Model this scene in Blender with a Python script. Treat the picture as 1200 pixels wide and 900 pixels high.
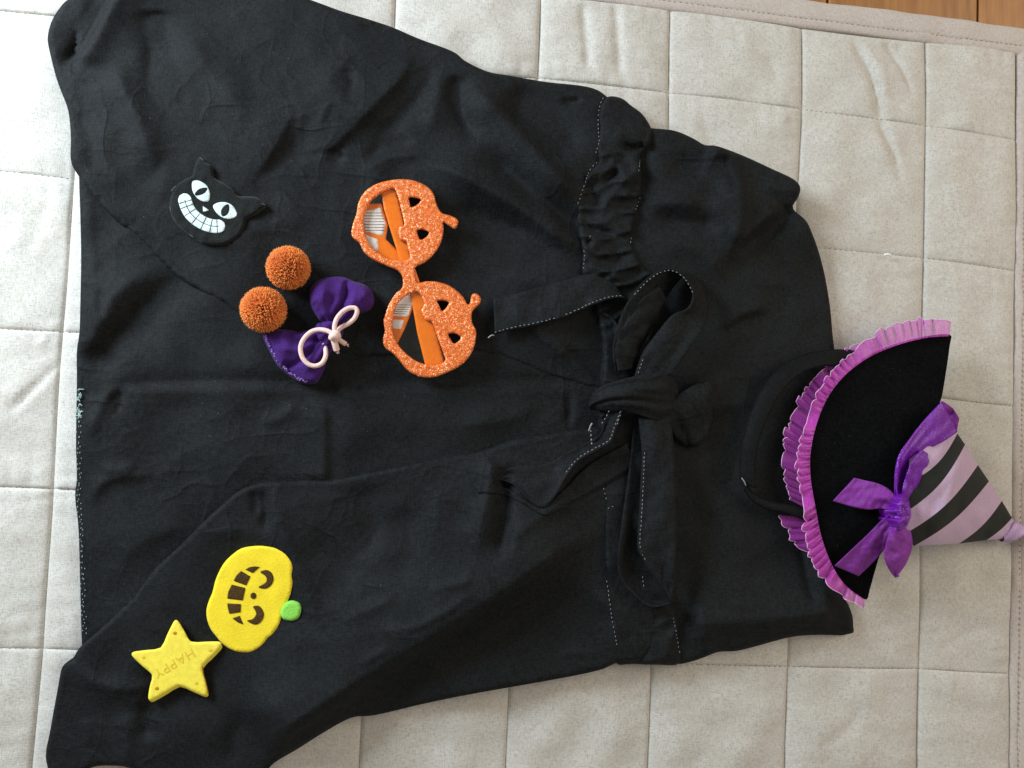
import bpy, math, random
import numpy as np
from mathutils import Vector, Matrix
from mathutils.geometry import delaunay_2d_cdt

# ------------------------------------------------------------------ camera, world, lamps, exposure
for o in list(bpy.data.objects): bpy.data.objects.remove(o)
SC = bpy.context.scene
COL = SC.collection
FPX = 960.0
CAM = np.array([0.25435442, -0.30384021, 0.67181742])
RV = np.array([0.05837651, -0.14426291, 0.05423055])

def rotm(r):
    th = np.linalg.norm(r); k = r/th
    K = np.array([[0, -k[2], k[1]], [k[2], 0, -k[0]], [-k[1], k[0], 0]])
    return np.eye(3)+np.sin(th)*K+(1-np.cos(th))*K@K
RM = rotm(RV)
cd = bpy.data.cameras.new('camera'); cam = bpy.data.objects.new('camera', cd); COL.objects.link(cam)
cd.sensor_fit = 'HORIZONTAL'; cd.sensor_width = 36.0; cd.lens = 36.0*FPX/1200.0
cd.clip_start = 0.01; cd.clip_end = 50
M4 = np.eye(4); M4[:3, :3] = RM; M4[:3, 3] = CAM
cam.matrix_world = Matrix(M4.tolist())
SC.camera = cam

W = bpy.data.worlds.new('World'); SC.world = W; W.use_nodes = True
bg = W.node_tree.nodes['Background']
bg.inputs[0].default_value = (1.0, 0.92, 0.80, 1); bg.inputs[1].default_value = 0.33

def area(name, loc, target, sx, sy, power, color):
    l = bpy.data.lights.new(name, 'AREA'); l.shape = 'RECTANGLE'; l.size = sx; l.size_y = sy
    l.energy = power; l.color = color
    o = bpy.data.objects.new(name, l); COL.objects.link(o); o.location = loc
    o.rotation_euler = (Vector(target)-Vector(loc)).to_track_quat('-Z', 'Y').to_euler()
    return o
area('window_light', (-0.50, 0.20, 0.46), (0.12, -0.18, 0), 0.40, 0.40, 17.2, (0.78, 0.91, 1.0))
area('warm_fill', (1.45, 0.15, 1.0), (0.65, -0.30, 0), 0.9, 0.9, 8.5, (1.0, 0.90, 0.75))  # added warm fill to lift the right side, no such lamp seen
SC.view_settings.view_transform = 'Standard'; SC.view_settings.look = 'None'
SC.view_settings.exposure = 0.0; SC.view_settings.gamma = 1.0
SC.render.engine = 'CYCLES'

# ------------------------------------------------------------------ helpers: photo point -> place
def P(u, v, z):
    """points of the place that lie at height z under image point (u, v) of the 1200x900 survey"""
    u = np.asarray(u, float); v = np.asarray(v, float); z = np.asarray(z, float)
    d = np.stack([(u-600)/FPX, -(v-450)/FPX, -np.ones_like(u)], -1)@RM.T
    t = (z-CAM[2])/d[..., 2]
    return CAM+d*t[..., None]
MM = 0.00073          # about one survey pixel in metres

def mesh_obj(name, verts, faces, mat, parent=None, smooth=True):
    me = bpy.data.meshes.new(name)
    me.from_pydata([tuple(map(float, p)) for p in verts], [], faces)
    me.update()
    if smooth: me.polygons.foreach_set('use_smooth', [True]*len(me.polygons))
    if mat: me.materials.append(mat)
    o = bpy.data.objects.new(name, me); COL.objects.link(o)
    if parent: o.parent = parent
    return o

def thing(name, label, cat, loc=(0, 0, 0), group=None):
    o = bpy.data.objects.new(name, None); COL.objects.link(o)
    o.empty_display_size = 0.02
    o['label'] = label; o['category'] = cat
    if group: o['group'] = group
    return o

def catmull(pts, n=8, closed=False):
    p = np.array(pts, float); m = len(p); out = []
    rng = m if closed else m-1
    for i in range(rng):
        if closed: a, b, c, d = p[(i-1) % m], p[i], p[(i+1) % m], p[(i+2) % m]
        else: a, b, c, d = p[max(i-1, 0)], p[i], p[i+1], p[min(i+2, m-1)]
        for k in range(n):
            t = k/n
            out.append(0.5*((2*b)+(c-a)*t+(2*a-5*b+4*c-d)*t*t+(3*b-3*c+d-a)*t**3))
    if not closed: out.append(p[-1])
    return np.array(out)

def resample(p, step, closed=False):
    p = np.array(p, float)
    if closed: p = np.vstack([p, p[:1]])
    s = np.r_[0, np.cumsum(np.linalg.norm(np.diff(p[:, :2], axis=0), axis=1))]
    n = max(3, int(round(s[-1]/step)))
    t = np.linspace(0, s[-1], n+1)
    if closed: t = t[:-1]
    return np.stack([np.interp(t, s, p[:, k]) for k in range(p.shape[1])], 1)

def resample_n(p, n):
    p = np.array(p, float)
    s = np.r_[0, np.cumsum(np.linalg.norm(np.diff(p[:, :2], axis=0), axis=1))]
    t = np.linspace(0, s[-1], n)
    return np.stack([np.interp(t, s, p[:, k]) for k in range(p.shape[1])], 1)

def inside(poly, u, v):
    r = np.zeros(len(u), bool); n = len(poly)
    for i in range(n):
        x0, y0 = poly[i]; x1, y1 = poly[(i+1) % n]
        if y0 == y1: continue
        c = ((y0 > v) != (y1 > v)) & (u < (x1-x0)*(v-y0)/(y1-y0)+x0)
        r ^= c
    return r

def pdist(line, u, v, closed=False):
    """distance, side (+ = right hand of travel on the picture) and run 0..1 to a polyline"""
    line = np.asarray(line, float)[:, :2]
    if closed: line = np.vstack([line, line[:1]])
    L = np.linalg.norm(np.diff(line, axis=0), axis=1); S = np.r_[0, np.cumsum(L)]
    best = np.full(len(u), 1e9); side = np.zeros(len(u)); run = np.zeros(len(u))
    for i in range(len(L)):
        if L[i] < 1e-9: continue
        dx, dy = (line[i+1]-line[i])/L[i]
        px = u-line[i, 0]; py = v-line[i, 1]
        t = np.clip(px*dx+py*dy, 0, L[i])
        d = np.hypot(px-t*dx, py-t*dy)
        m = d < best
        best[m] = d[m]; side[m] = np.sign(dx*py-dy*px)[m]; run[m] = ((S[i]+t)/S[-1])[m]
    return best, side, run

def sstep(x): x = np.clip(x, 0, 1); return x*x*(3-2*x)

FOLD = 1.0
def ridge(pts, h, wr, wl=None, ta=0.3, tb=0.3):
    """fold: h metres high, wr / wl half widths in survey px to the right / left of travel"""
    if wl is None: wl = wr
    h = h*FOLD
    line = catmull(pts, 6) if len(pts) > 2 else np.array(pts, float)
    lo = line.min(0)-4*max(wr, wl); hi = line.max(0)+4*max(wr, wl)
    def f(u, v):
        o = np.zeros(len(u))
        m = (u > lo[0]) & (u < hi[0]) & (v > lo[1]) & (v < hi[1])
        if not m.any(): return o
        d, s, r = pdist(line, u[m], v[m])
        sd = np.clip(d*s/(0.6*min(wr, wl)), -1, 1); w = wl+(wr-wl)*(0.5+0.5*sd)
        tp = sstep(r/ta if ta else r*0+1)*sstep((1-r)/tb if tb else r*0+1)
        o[m] = h*np.exp(-(d/w)**(1.35 if h > 0 else 1.6))*tp
        return o
    return f

def waves(seed, lam, amp, n=14, ang=None, spread=math.pi):
    r = random.Random(seed); T = []
    for i in range(n):
        a = (ang if ang is not None else 0)+r.uniform(-spread, spread)
        l = lam*r.uniform(0.7, 1.5)
        T.append((math.cos(a)*2*math.pi/l, math.sin(a)*2*math.pi/l, r.uniform(0, 6.28)))
    def f(u, v):
        o = np.zeros(len(u))
        for a, b, c in T: o += np.sin(a*u+b*v+c)
        return o*amp/math.sqrt(n/2)
    return f

def crumple(seed, lam, amp, ang=None, spread=math.pi):
    g = waves(seed, lam, 1.0, 10, ang, spread)
    return lambda u, v: amp*(1-np.minimum(np.abs(g(u, v)), 1.5))

LAYERS = []
def relief(name, outer, hfun, mat, parent=None, step=4.0, holes=(), rnd=5.0, edge=0.0, floor_z=0.0, smooth_n=6, layer=False, drop=None, jit=0.25, skirt=True, lowshift=None):
    """a sheet with its outline, real depth (hfun -> height in metres) and turned-down edges"""
    O = resample(catmull(outer, smooth_n, True) if smooth_n else outer, step, True)
    H = [resample(catmull(h, 5, True) if smooth_n else h, step, True) for h in holes]
    rr = random.Random(len(outer)*7+int(step*10))
    lo = O.min(0); hi = O.max(0)
    nx = int((hi[0]-lo[0])/step)+2; ny = int((hi[1]-lo[1])/(step*0.9))+2
    gx, gy = np.meshgrid(np.arange(nx), np.arange(ny))
    rs = np.random.RandomState(5)
    U = lo[0]+(gx+0.5*(gy % 2))*step+rs.uniform(-jit, jit, gx.shape)*step
    V = lo[1]+gy*step*0.9+rs.uniform(-jit, jit, gx.shape)*step
    U = U.ravel(); V = V.ravel()
    k = inside(O, U, V)
    for h in H: k &= ~inside(h, U, V)
    U = U[k]; V = V[k]
    d = pdist(O, U, V, True)[0]
    for h in H: d = np.minimum(d, pdist(h, U, V, True)[0])
    k = d > step*0.55; U = U[k]; V = V[k]; d = d[k]
    pts = []; edges = []; loops = []
    for ring in [O]+H:
        b = len(pts); n = len(ring)
        pts += [Vector((float(x), float(y))) for x, y in ring]
        edges += [(b+i, b+(i+1) % n) for i in range(n)]
        loops.append(list(range(b, b+n)))
    nb = len(pts)
    pts += [Vector((float(x), float(y))) for x, y in zip(U, V)]
    vo, eo, fo, ov, oe, of = delaunay_2d_cdt(pts, edges, [], 0, 1e-5)
    vu = np.array([q.x for q in vo]); vv = np.array([q.y for q in vo])
    F = [tuple(f) for f in fo]
    c = np.array([[vu[list(f)].mean(), vv[list(f)].mean()] for f in F])
    k = inside(O, c[:, 0], c[:, 1])
    for h in H: k &= ~inside(h, c[:, 0], c[:, 1])
    F = [f for f, q in zip(F, k) if q]
    dd = pdist(O, vu, vv, True)[0]
    for h in H: dd = np.minimum(dd, pdist(h, vu, vv, True)[0])
    def top(u, v, d):
        e = np.clip(d/rnd, 0, 1); e = np.sqrt(np.maximum(1-(1-e)**2, 0))
        return (hfun(u, v) if drop is None else hfun(u, v))-(1-e)*(edge)
    z = top(vu, vv, dd)
    X = P(vu, vv, z)
    # orientation up
    F2 = []
    for f in F:
        a, b2, c2 = X[f[0]], X[f[1]], X[f[2]]
        F2.append(f if (b2[0]-a[0])*(c2[1]-a[1])-(b2[1]-a[1])*(c2[0]-a[0]) > 0 else f[::-1])
    verts = list(X)
    # turned-down border
    if skirt:
        cnt = {}
        for f in F2:
            for i in range(len(f)):
                e = (f[i], f[(i+1) % len(f)]); cnt[e] = 1
        border = [e for e in cnt if (e[1], e[0]) not in cnt]
        low = {}
        for a, b2 in border:
            for q in (a, b2):
                if q not in low:
                    low[q] = len(verts)
                    zb = floor_z(vu[q:q+1], vv[q:q+1])[0] if callable(floor_z) else floor_z
                    p = X[q].copy(); p[2] = min(zb, p[2]-0.0003)
                    if lowshift: p[0] += lowshift[0]*MM; p[1] -= lowshift[1]*MM
                    verts.append(p)
            F2.append((b2, a, low[a], low[b2]))
    ob = mesh_obj(name, verts, F2, mat, parent)
    if layer:
        def q(u, v):
            i = inside(O, u, v); r = np.full(len(u), -1.0)
            if i.any(): r[i] = top(u[i], v[i], pdist(O, u[i], v[i], True)[0])
            return r
        LAYERS.append(q)
    return ob

def ztop(u, v):
    u = np.atleast_1d(np.asarray(u, float)); v = np.atleast_1d(np.asarray(v, float))
    r = np.full(len(u), 0.006)
    for q in LAYERS: r = np.maximum(r, q(u, v))
    return r
def zt(u, v): return float(ztop([u], [v])[0])

CLEAR = None
ZMAP = lambda z: z
def strip(name, A, B, mat, parent=None, n=60, m=9, bulge=0.0, thick=0.0011, fn=None):
    """cloth band lofted between two edges (u, v, z) with a real thickness"""
    a = resample_n(catmull(A, 8), n); b = resample_n(catmull(B, 8), n)
    F = []; T_ = np.linspace(0, 1, m)
    G = a[:, None, :]*(1-T_)[None, :, None]+b[:, None, :]*T_[None, :, None]
    Z = np.array([[ZMAP(q) for q in row] for row in G[:, :, 2]])+bulge*np.sin(np.pi*T_)[None, :]
    if fn: Z += np.array([[fn(i/(n-1), t) for t in T_] for i in range(n)])
    gu = G[:, :, 0].ravel(); gv = G[:, :, 1].ravel(); Z = Z.ravel()
    if CLEAR is not None: Z = np.maximum(Z, ztop(gu, gv)+CLEAR)
    V = list(P(gu, gv, Z))
    for i in range(n-1):
        for j in range(m-1):
            q = i*m+j; F.append((q, q+1, q+m+1, q+m))
    o = mesh_obj(name, V, F, mat, parent)
    if thick:
        s = o.modifiers.new('thickness', 'SOLIDIFY'); s.thickness = thick; s.offset = 0
    return o

def tube_geo(path, r, k=8, caps=True, r2=None):
    path = np.array(path, float); n = len(path); V = []; F = []
    t = np.gradient(path, axis=0); t /= np.linalg.norm(t, axis=1)[:, None]+1e-12
    up = np.array([0, 0, 1.0])
    nrm = None
    for i in range(n):
        if nrm is None:
            nrm = np.cross(t[i], up)
            if np.linalg.norm(nrm) < 1e-3: nrm = np.cross(t[i], [1, 0, 0])
        nrm = nrm-t[i]*nrm.dot(t[i]); nrm /= np.linalg.norm(nrm)
        bi = np.cross(t[i], nrm)
        ri = r[i] if hasattr(r, '__len__') else r
        for j in range(k):
            a = 2*math.pi*j/k
            V.append(path[i]+ri*(math.cos(a)*nrm+math.sin(a)*bi*(r2 or 1)))
    for i in range(n-1):
        for j in range(k):
            F.append((i*k+j, i*k+(j+1) % k, (i+1)*k+(j+1) % k, (i+1)*k+j))
    if caps:
        F.append(tuple(range(k))[::-1]); F.append(tuple((n-1)*k+j for j in range(k)))
    return V, F

def tube(name, pts, r, mat, parent=None, k=10, n=70, smooth=8):
    p = resample_n(catmull(pts, smooth), n)
    V, F = tube_geo(P(p[:, 0], p[:, 1], np.array([ZMAP(z) for z in p[:, 2]])), r, k)
    return mesh_obj(name, V, F, mat, parent)

def dashes_geo(path, on, gap, w, h, V, F, seed=0, jitter=0.15):
    """thread stitches as little rounded bars along a path of world points"""
    rr = random.Random(seed)
    path = np.array(path); s = np.r_[0, np.cumsum(np.linalg.norm(np.diff(path, axis=0), axis=1))]
    x = 0.0
    while x+on < s[-1]:
        a = np.array([np.interp(x, s, path[:, k]) for k in range(3)])
        l = on*rr.uniform(0.75, 1.1)
        b = np.array([np.interp(x+l, s, path[:, k]) for k in range(3)])
        d = (b-a)/(np.linalg.norm(b-a)+1e-12); sd = np.cross([0, 0, 1], d)
        o = sd*rr.uniform(-jitter, jitter)*w*2
        m = (a+b)/2
        i = len(V)
        V += [a+o, m+o+sd*w/2, b+o, m+o-sd*w/2, m+o+np.array([0, 0, h]), a*0.7+b*0.3+o+np.array([0, 0, h*0.9]), b*0.7+a*0.3+o+np.array([0, 0, h*0.9])]
        F += [(i, i+3, i+5), (i, i+5, i+1), (i+5, i+3, i+4), (i+5, i+4, i+1), (i+4, i+3, i+6), (i+4, i+6, i+1), (i+6, i+3, i+2), (i+6, i+2, i+1)]
        x += on+gap*rr.uniform(0.7, 1.3)

# ------------------------------------------------------------------ materials
def new_mat(name):
    m = bpy.data.materials.new(name); m.use_nodes = True
    nt = m.node_tree; b = nt.nodes['Principled BSDF']
    return m, nt, b
def sset(b, key, val):
    if key in b.inputs: b.inputs[key].default_value = val
def N(nt, typ, **kw):
    n = nt.nodes.new(typ)
    for k, v in kw.items(): setattr(n, k, v)
    return n
def coords(nt, scale=(1, 1, 1), rot=(0, 0, 0)):
    tc = N(nt, 'ShaderNodeTexCoord'); mp = N(nt, 'ShaderNodeMapping')
    mp.inputs['Scale'].default_value = scale; mp.inputs['Rotation'].default_value = rot
    nt.links.new(tc.outputs['Object'], mp.inputs['Vector'])
    return mp.outputs['Vector']
def noise(nt, scale, vec=None, detail=3, rough=0.6):
    n = N(nt, 'ShaderNodeTexNoise'); n.inputs['Scale'].default_value = scale
    n.inputs['Detail'].default_value = detail; n.inputs['Roughness'].default_value = rough
    nt.links.new(vec if vec else coords(nt), n.inputs['Vector'])
    return n.outputs['Fac']
def ramp(nt, fac, stops):
    r = N(nt, 'ShaderNodeValToRGB'); e = r.color_ramp.elements
    e[0].position, e[0].color = stops[0][0], (*stops[0][1], 1)
    e[1].position, e[1].color = stops[-1][0], (*stops[-1][1], 1)
    for p, c in stops[1:-1]:
        x = e.new(p); x.color = (*c, 1)
    nt.links.new(fac, r.inputs['Fac']); return r.outputs['Color']
def mixc(nt, fac, a, b, mode='MIX'):
    m = N(nt, 'ShaderNodeMix', data_type='RGBA', blend_type=mode)
    for val, i in ((fac, 0), (a, 6), (b, 7)):
        if hasattr(val, 'is_linked') or hasattr(val, 'links'): nt.links.new(val, m.inputs[i])
        else: m.inputs[i].default_value = val if i == 0 else (*val, 1)
    return m.outputs[2]
def math_(nt, op, a, b):
    m = N(nt, 'ShaderNodeMath', operation=op)
    for i, x in enumerate((a, b)):
        if hasattr(x, 'links'): nt.links.new(x, m.inputs[i])
        else: m.inputs[i].default_value = x
    return m.outputs[0]
def bump(nt, b, height, dist, strength=1.0):
    n = N(nt, 'ShaderNodeBump'); n.inputs['Distance'].default_value = dist; n.inputs['Strength'].default_value = strength
    nt.links.new(height, n.inputs['Height']); nt.links.new(n.outputs['Normal'], b.inputs['Normal'])

def weave(nt, fx, fy):
    """thread grid height"""
    a = noise(nt, 1, coords(nt, (fx, fy*0.22, 60)), 2); c = noise(nt, 1, coords(nt, (fx*0.22, fy, 60), (0, 0, 0)), 2)
    return math_(nt, 'ADD', a, c)

def mat_linen(name, light, dark, warm):
    m, nt, b = new_mat(name)
    w = weave(nt, 1250, 1250)
    col = ramp(nt, math_(nt, 'MULTIPLY', w, 0.5), [(0.33, dark), (0.52, light), (0.68, tuple(min(1, x*1.10) for x in light))])
    blot = noise(nt, 1, coords(nt, (40, 95, 40)), 5, 0.7)
    col = mixc(nt, math_(nt, 'MULTIPLY', ramp(nt, blot, [(0.4, (0, 0, 0)), (0.66, (1, 1, 1))]), 0.45), col, warm)
    nt.links.new(col, b.inputs['Base Color'])
    sset(b, 'Roughness', 0.95); sset(b, 'Specular IOR Level', 0.1); sset(b, 'Sheen Weight', 0.08)
    bump(nt, b, w, 0.0003, 0.6)
    return m

def mat_black_cotton(name, base=(0.0100, 0.0110, 0.0121), lint=0.5, spec=0.12, rough=0.72, crease=0.80):
    m, nt, b = new_mat(name)
    w = weave(nt, 1050, 1050)
    wc = ramp(nt, math_(nt, 'MULTIPLY', w, 0.5), [(0.40, (0, 0, 0)), (0.60, (1, 1, 1))])
    blot = math_(nt, 'ADD', math_(nt, 'MULTIPLY', noise(nt, 10, None, 5, 0.65), 0.5), math_(nt, 'MULTIPLY', noise(nt, 70, None, 4, 0.7), 0.5))
    c1 = ramp(nt, blot, [(0.38, tuple(x*0.78 for x in base)), (0.62, tuple(x*1.22 for x in base))])
    c2 = mixc(nt, wc, mixc(nt, 1.0, c1, (0.62, 0.62, 0.62), 'MULTIPLY'), mixc(nt, 1.0, c1, (1.0, 1.0, 1.0), 'MULTIPLY'))
    c2 = mixc(nt, math_(nt, 'MULTIPLY', wc, 0.30), c2, tuple(x*2.2 for x in base))
    # lint and dust caught on the cloth
    sp = ramp(nt, noise(nt, 520, None, 2, 0.5), [(0.72, (0, 0, 0)), (0.78, (1, 1, 1))])
    pt = ramp(nt, noise(nt, 9, None, 3), [(0.45, (0, 0, 0)), (0.70, (1, 1, 1))])
    c3 = mixc(nt, math_(nt, 'MULTIPLY', math_(nt, 'MULTIPLY', sp, pt), lint), c2, (0.16, 0.17, 0.18))
    nt.links.new(c3, b.inputs['Base Color'])
    sset(b, 'Roughness', rough); sset(b, 'Specular IOR Level', spec)
    # crisp little creases pressed into the cotton
    def cr(scale, rot, st):
        n = noise(nt, scale, coords(nt, st, (0, 0, rot)), 2, 0.45)
        a = N(nt, 'ShaderNodeMath', operation='ABSOLUTE'); nt.links.new(math_(nt, 'SUBTRACT', n, 0.5), a.inputs[0])
        return ramp(nt, a.outputs[0], [(0.0, (1, 1, 1)), (0.035, (0.45, 0.45, 0.45)), (0.16, (0, 0, 0))])
    k1 = cr(11, 0.6, (1, 2.2, 1)); k2 = cr(16, -0.5, (1.8, 1, 1)); k3 = cr(30, 0.2, (1, 1.6, 1))
    msk = ramp(nt, noise(nt, 7, None, 3), [(0.40, (0, 0, 0)), (0.62, (1, 1, 1))])
    k = math_(nt, 'ADD', math_(nt, 'ADD', k1, math_(nt, 'MULTIPLY', k2, 0.7)), math_(nt, 'MULTIPLY', k3, 0.35))
    k = math_(nt, 'MULTIPLY', k, msk)
    n1 = N(nt, 'ShaderNodeBump'); n1.inputs['Distance'].default_value = 0.0011*crease; n1.inputs['Strength'].default_value = 1.0
    nt.links.new(k, n1.inputs['Height'])
    n2 = N(nt, 'ShaderNodeBump'); n2.inputs['Distance'].default_value = 0.00022; n2.inputs['Strength'].default_value = 0.8
    nt.links.new(w, n2.inputs['Height']); nt.links.new(n1.outputs['Normal'], n2.inputs['Normal']); nt.links.new(n2.outputs['Normal'], b.inputs['Normal'])
    return m

def mat_cloth(name, col, var=0.25, rough=0.9, scale=900, bumpd=0.0004, sheen=0.1, spec=0.2, dark=None):
    m, nt, b = new_mat(name)
    w = weave(nt, scale, scale)
    c = ramp(nt, math_(nt, 'MULTIPLY', w, 0.5), [(0.35, tuple(x*(1-var) for x in col)), (0.65, tuple(min(1, x*(1+var)) for x in col))])
    nt.links.new(c, b.inputs['Base Color'])
    sset(b, 'Roughness', rough); sset(b, 'Specular IOR Level', spec); sset(b, 'Sheen Weight', sheen)
    bump(nt, b, w, bumpd, 0.7)
    return m

def mat_felt(name, col, var=0.12, bd=0.0009):
    m, nt, b = new_mat(name)
    f = noise(nt, 700, None, 4, 0.7); g = noise(nt, 60, None, 4)
    c = ramp(nt, math_(nt, 'ADD', math_(nt, 'MULTIPLY', f, 0.6), math_(nt, 'MULTIPLY', g, 0.4)),
             [(0.35, tuple(x*(1-var*1.6) for x in col)), (0.65, tuple(min(1, x*(1+var)) for x in col))])
    nt.links.new(c, b.inputs['Base Color'])
    sset(b, 'Roughness', 0.95); sset(b, 'Specular IOR Level', 0.12); sset(b, 'Sheen Weight', 0.1)
    bump(nt, b, f, bd, 0.8)
    return m

def mat_plain(name, col, rough=0.5, spec=0.5, bumps=None, metallic=0.0):
    m, nt, b = new_mat(name)
    n = noise(nt, 300, None, 3)
    c = ramp(nt, n, [(0.3, tuple(x*0.9 for x in col)), (0.7, tuple(min(1, x*1.08) for x in col))])
    nt.links.new(c, b.inputs['Base Color']); sset(b, 'Roughness', rough); sset(b, 'Specular IOR Level', spec)
    sset(b, 'Metallic', metallic)
    if bumps: bump(nt, b, n, bumps, 0.5)
    return m

def mat_satin(name, col, col2, rough=0.32):
    m, nt, b = new_mat(name)
    w = noise(nt, 1, coords(nt, (1500, 200, 60), (0, 0, 0.9)), 2)
    nt.links.new(ramp(nt, w, [(0.3, col), (0.7, col2)]), b.inputs['Base Color'])
    sset(b, 'Roughness', rough); sset(b, 'Specular IOR Level', 0.55); sset(b, 'Anisotropic', 0.5)
    rib = weave(nt, 1500, 1500)
    bump(nt, b, math_(nt, 'ADD', w, rib), 0.0004, 0.7)
    return m

def mat_organza(name, col, alpha):
    m, nt, b = new_mat(name)
    w = noise(nt, 1, coords(nt, (800, 800, 300)), 3)
    nt.links.new(ramp(nt, w, [(0.3, tuple(x*0.7 for x in col)), (0.7, tuple(min(1, x*1.25) for x in col))]), b.inputs['Base Color'])
    sset(b, 'Roughness', 0.38); sset(b, 'Specular IOR Level', 0.6); sset(b, 'Sheen Weight', 0.35); sset(b, 'Sheen Tint', (1, 0.5, 1, 1))
    sset(b, 'Alpha', alpha); sset(b, 'Transmission Weight', 0.0)
    return m

def mat_glitter(name):
    m, nt, b = new_mat(name)
    vo = N(nt, 'ShaderNodeTexVoronoi'); vo.inputs['Scale'].default_value = 1400
    nt.links.new(coords(nt), vo.inputs['Vector'])
    wn = N(nt, 'ShaderNodeTexWhiteNoise', noise_dimensions='3D'); nt.links.new(vo.outputs['Position'], wn.inputs['Vector'])
    c = ramp(nt, wn.outputs['Value'], [(0.0, (0.62, 0.075, 0.010)), (0.5, (0.86, 0.175, 0.022)), (0.8, (0.94, 0.26, 0.05)), (0.93, (1.0, 0.46, 0.18)), (1.0, (1.0, 0.80, 0.55))])
    nt.links.new(c, b.inputs['Base Color'])
    sset(b, 'Roughness', 0.34); sset(b, 'Specular IOR Level', 0.7); sset(b, 'Metallic', 0.25)
    # every flake leans its own way
    geo = N(nt, 'ShaderNodeNewGeometry')
    sub = N(nt, 'ShaderNodeVectorMath', operation='SUBTRACT'); nt.links.new(wn.outputs['Color'], sub.inputs[0]); sub.inputs[1].default_value = (0.5, 0.5, 0.5)
    sc = N(nt, 'ShaderNodeVectorMath', operation='SCALE'); nt.links.new(sub.outputs[0], sc.inputs[0]); sc.inputs['Scale'].default_value = 0.75
    ad = N(nt, 'ShaderNodeVectorMath', operation='ADD'); nt.links.new(geo.outputs['Normal'], ad.inputs[0]); nt.links.new(sc.outputs[0], ad.inputs[1])
    no = N(nt, 'ShaderNodeVectorMath', operation='NORMALIZE'); nt.links.new(ad.outputs[0], no.inputs[0])
    nt.links.new(no.outputs[0], b.inputs['Normal'])
    return m

def mat_wood(name):
    m, nt, b = new_mat(name)
    v = coords(nt, (60, 5, 5)); n = noise(nt, 3, v, 6, 0.65); g = noise(nt, 5, coords(nt), 3)
    inf = N(nt, 'ShaderNodeObjectInfo')
    c = ramp(nt, n, [(0.3, (0.30, 0.115, 0.026)), (0.55, (0.42, 0.18, 0.045)), (0.75, (0.50, 0.23, 0.065))])
    hs = N(nt, 'ShaderNodeHueSaturation'); nt.links.new(c, hs.inputs['Color'])
    nt.links.new(math_(nt, 'ADD', math_(nt, 'MULTIPLY', inf.outputs['Random'], 0.35), 0.80), hs.inputs['Value'])
    nt.links.new(hs.outputs['Color'], b.inputs['Base Color'])
    sset(b, 'Roughness', 0.38); bump(nt, b, n, 0.0003, 0.4)
    return m

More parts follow.
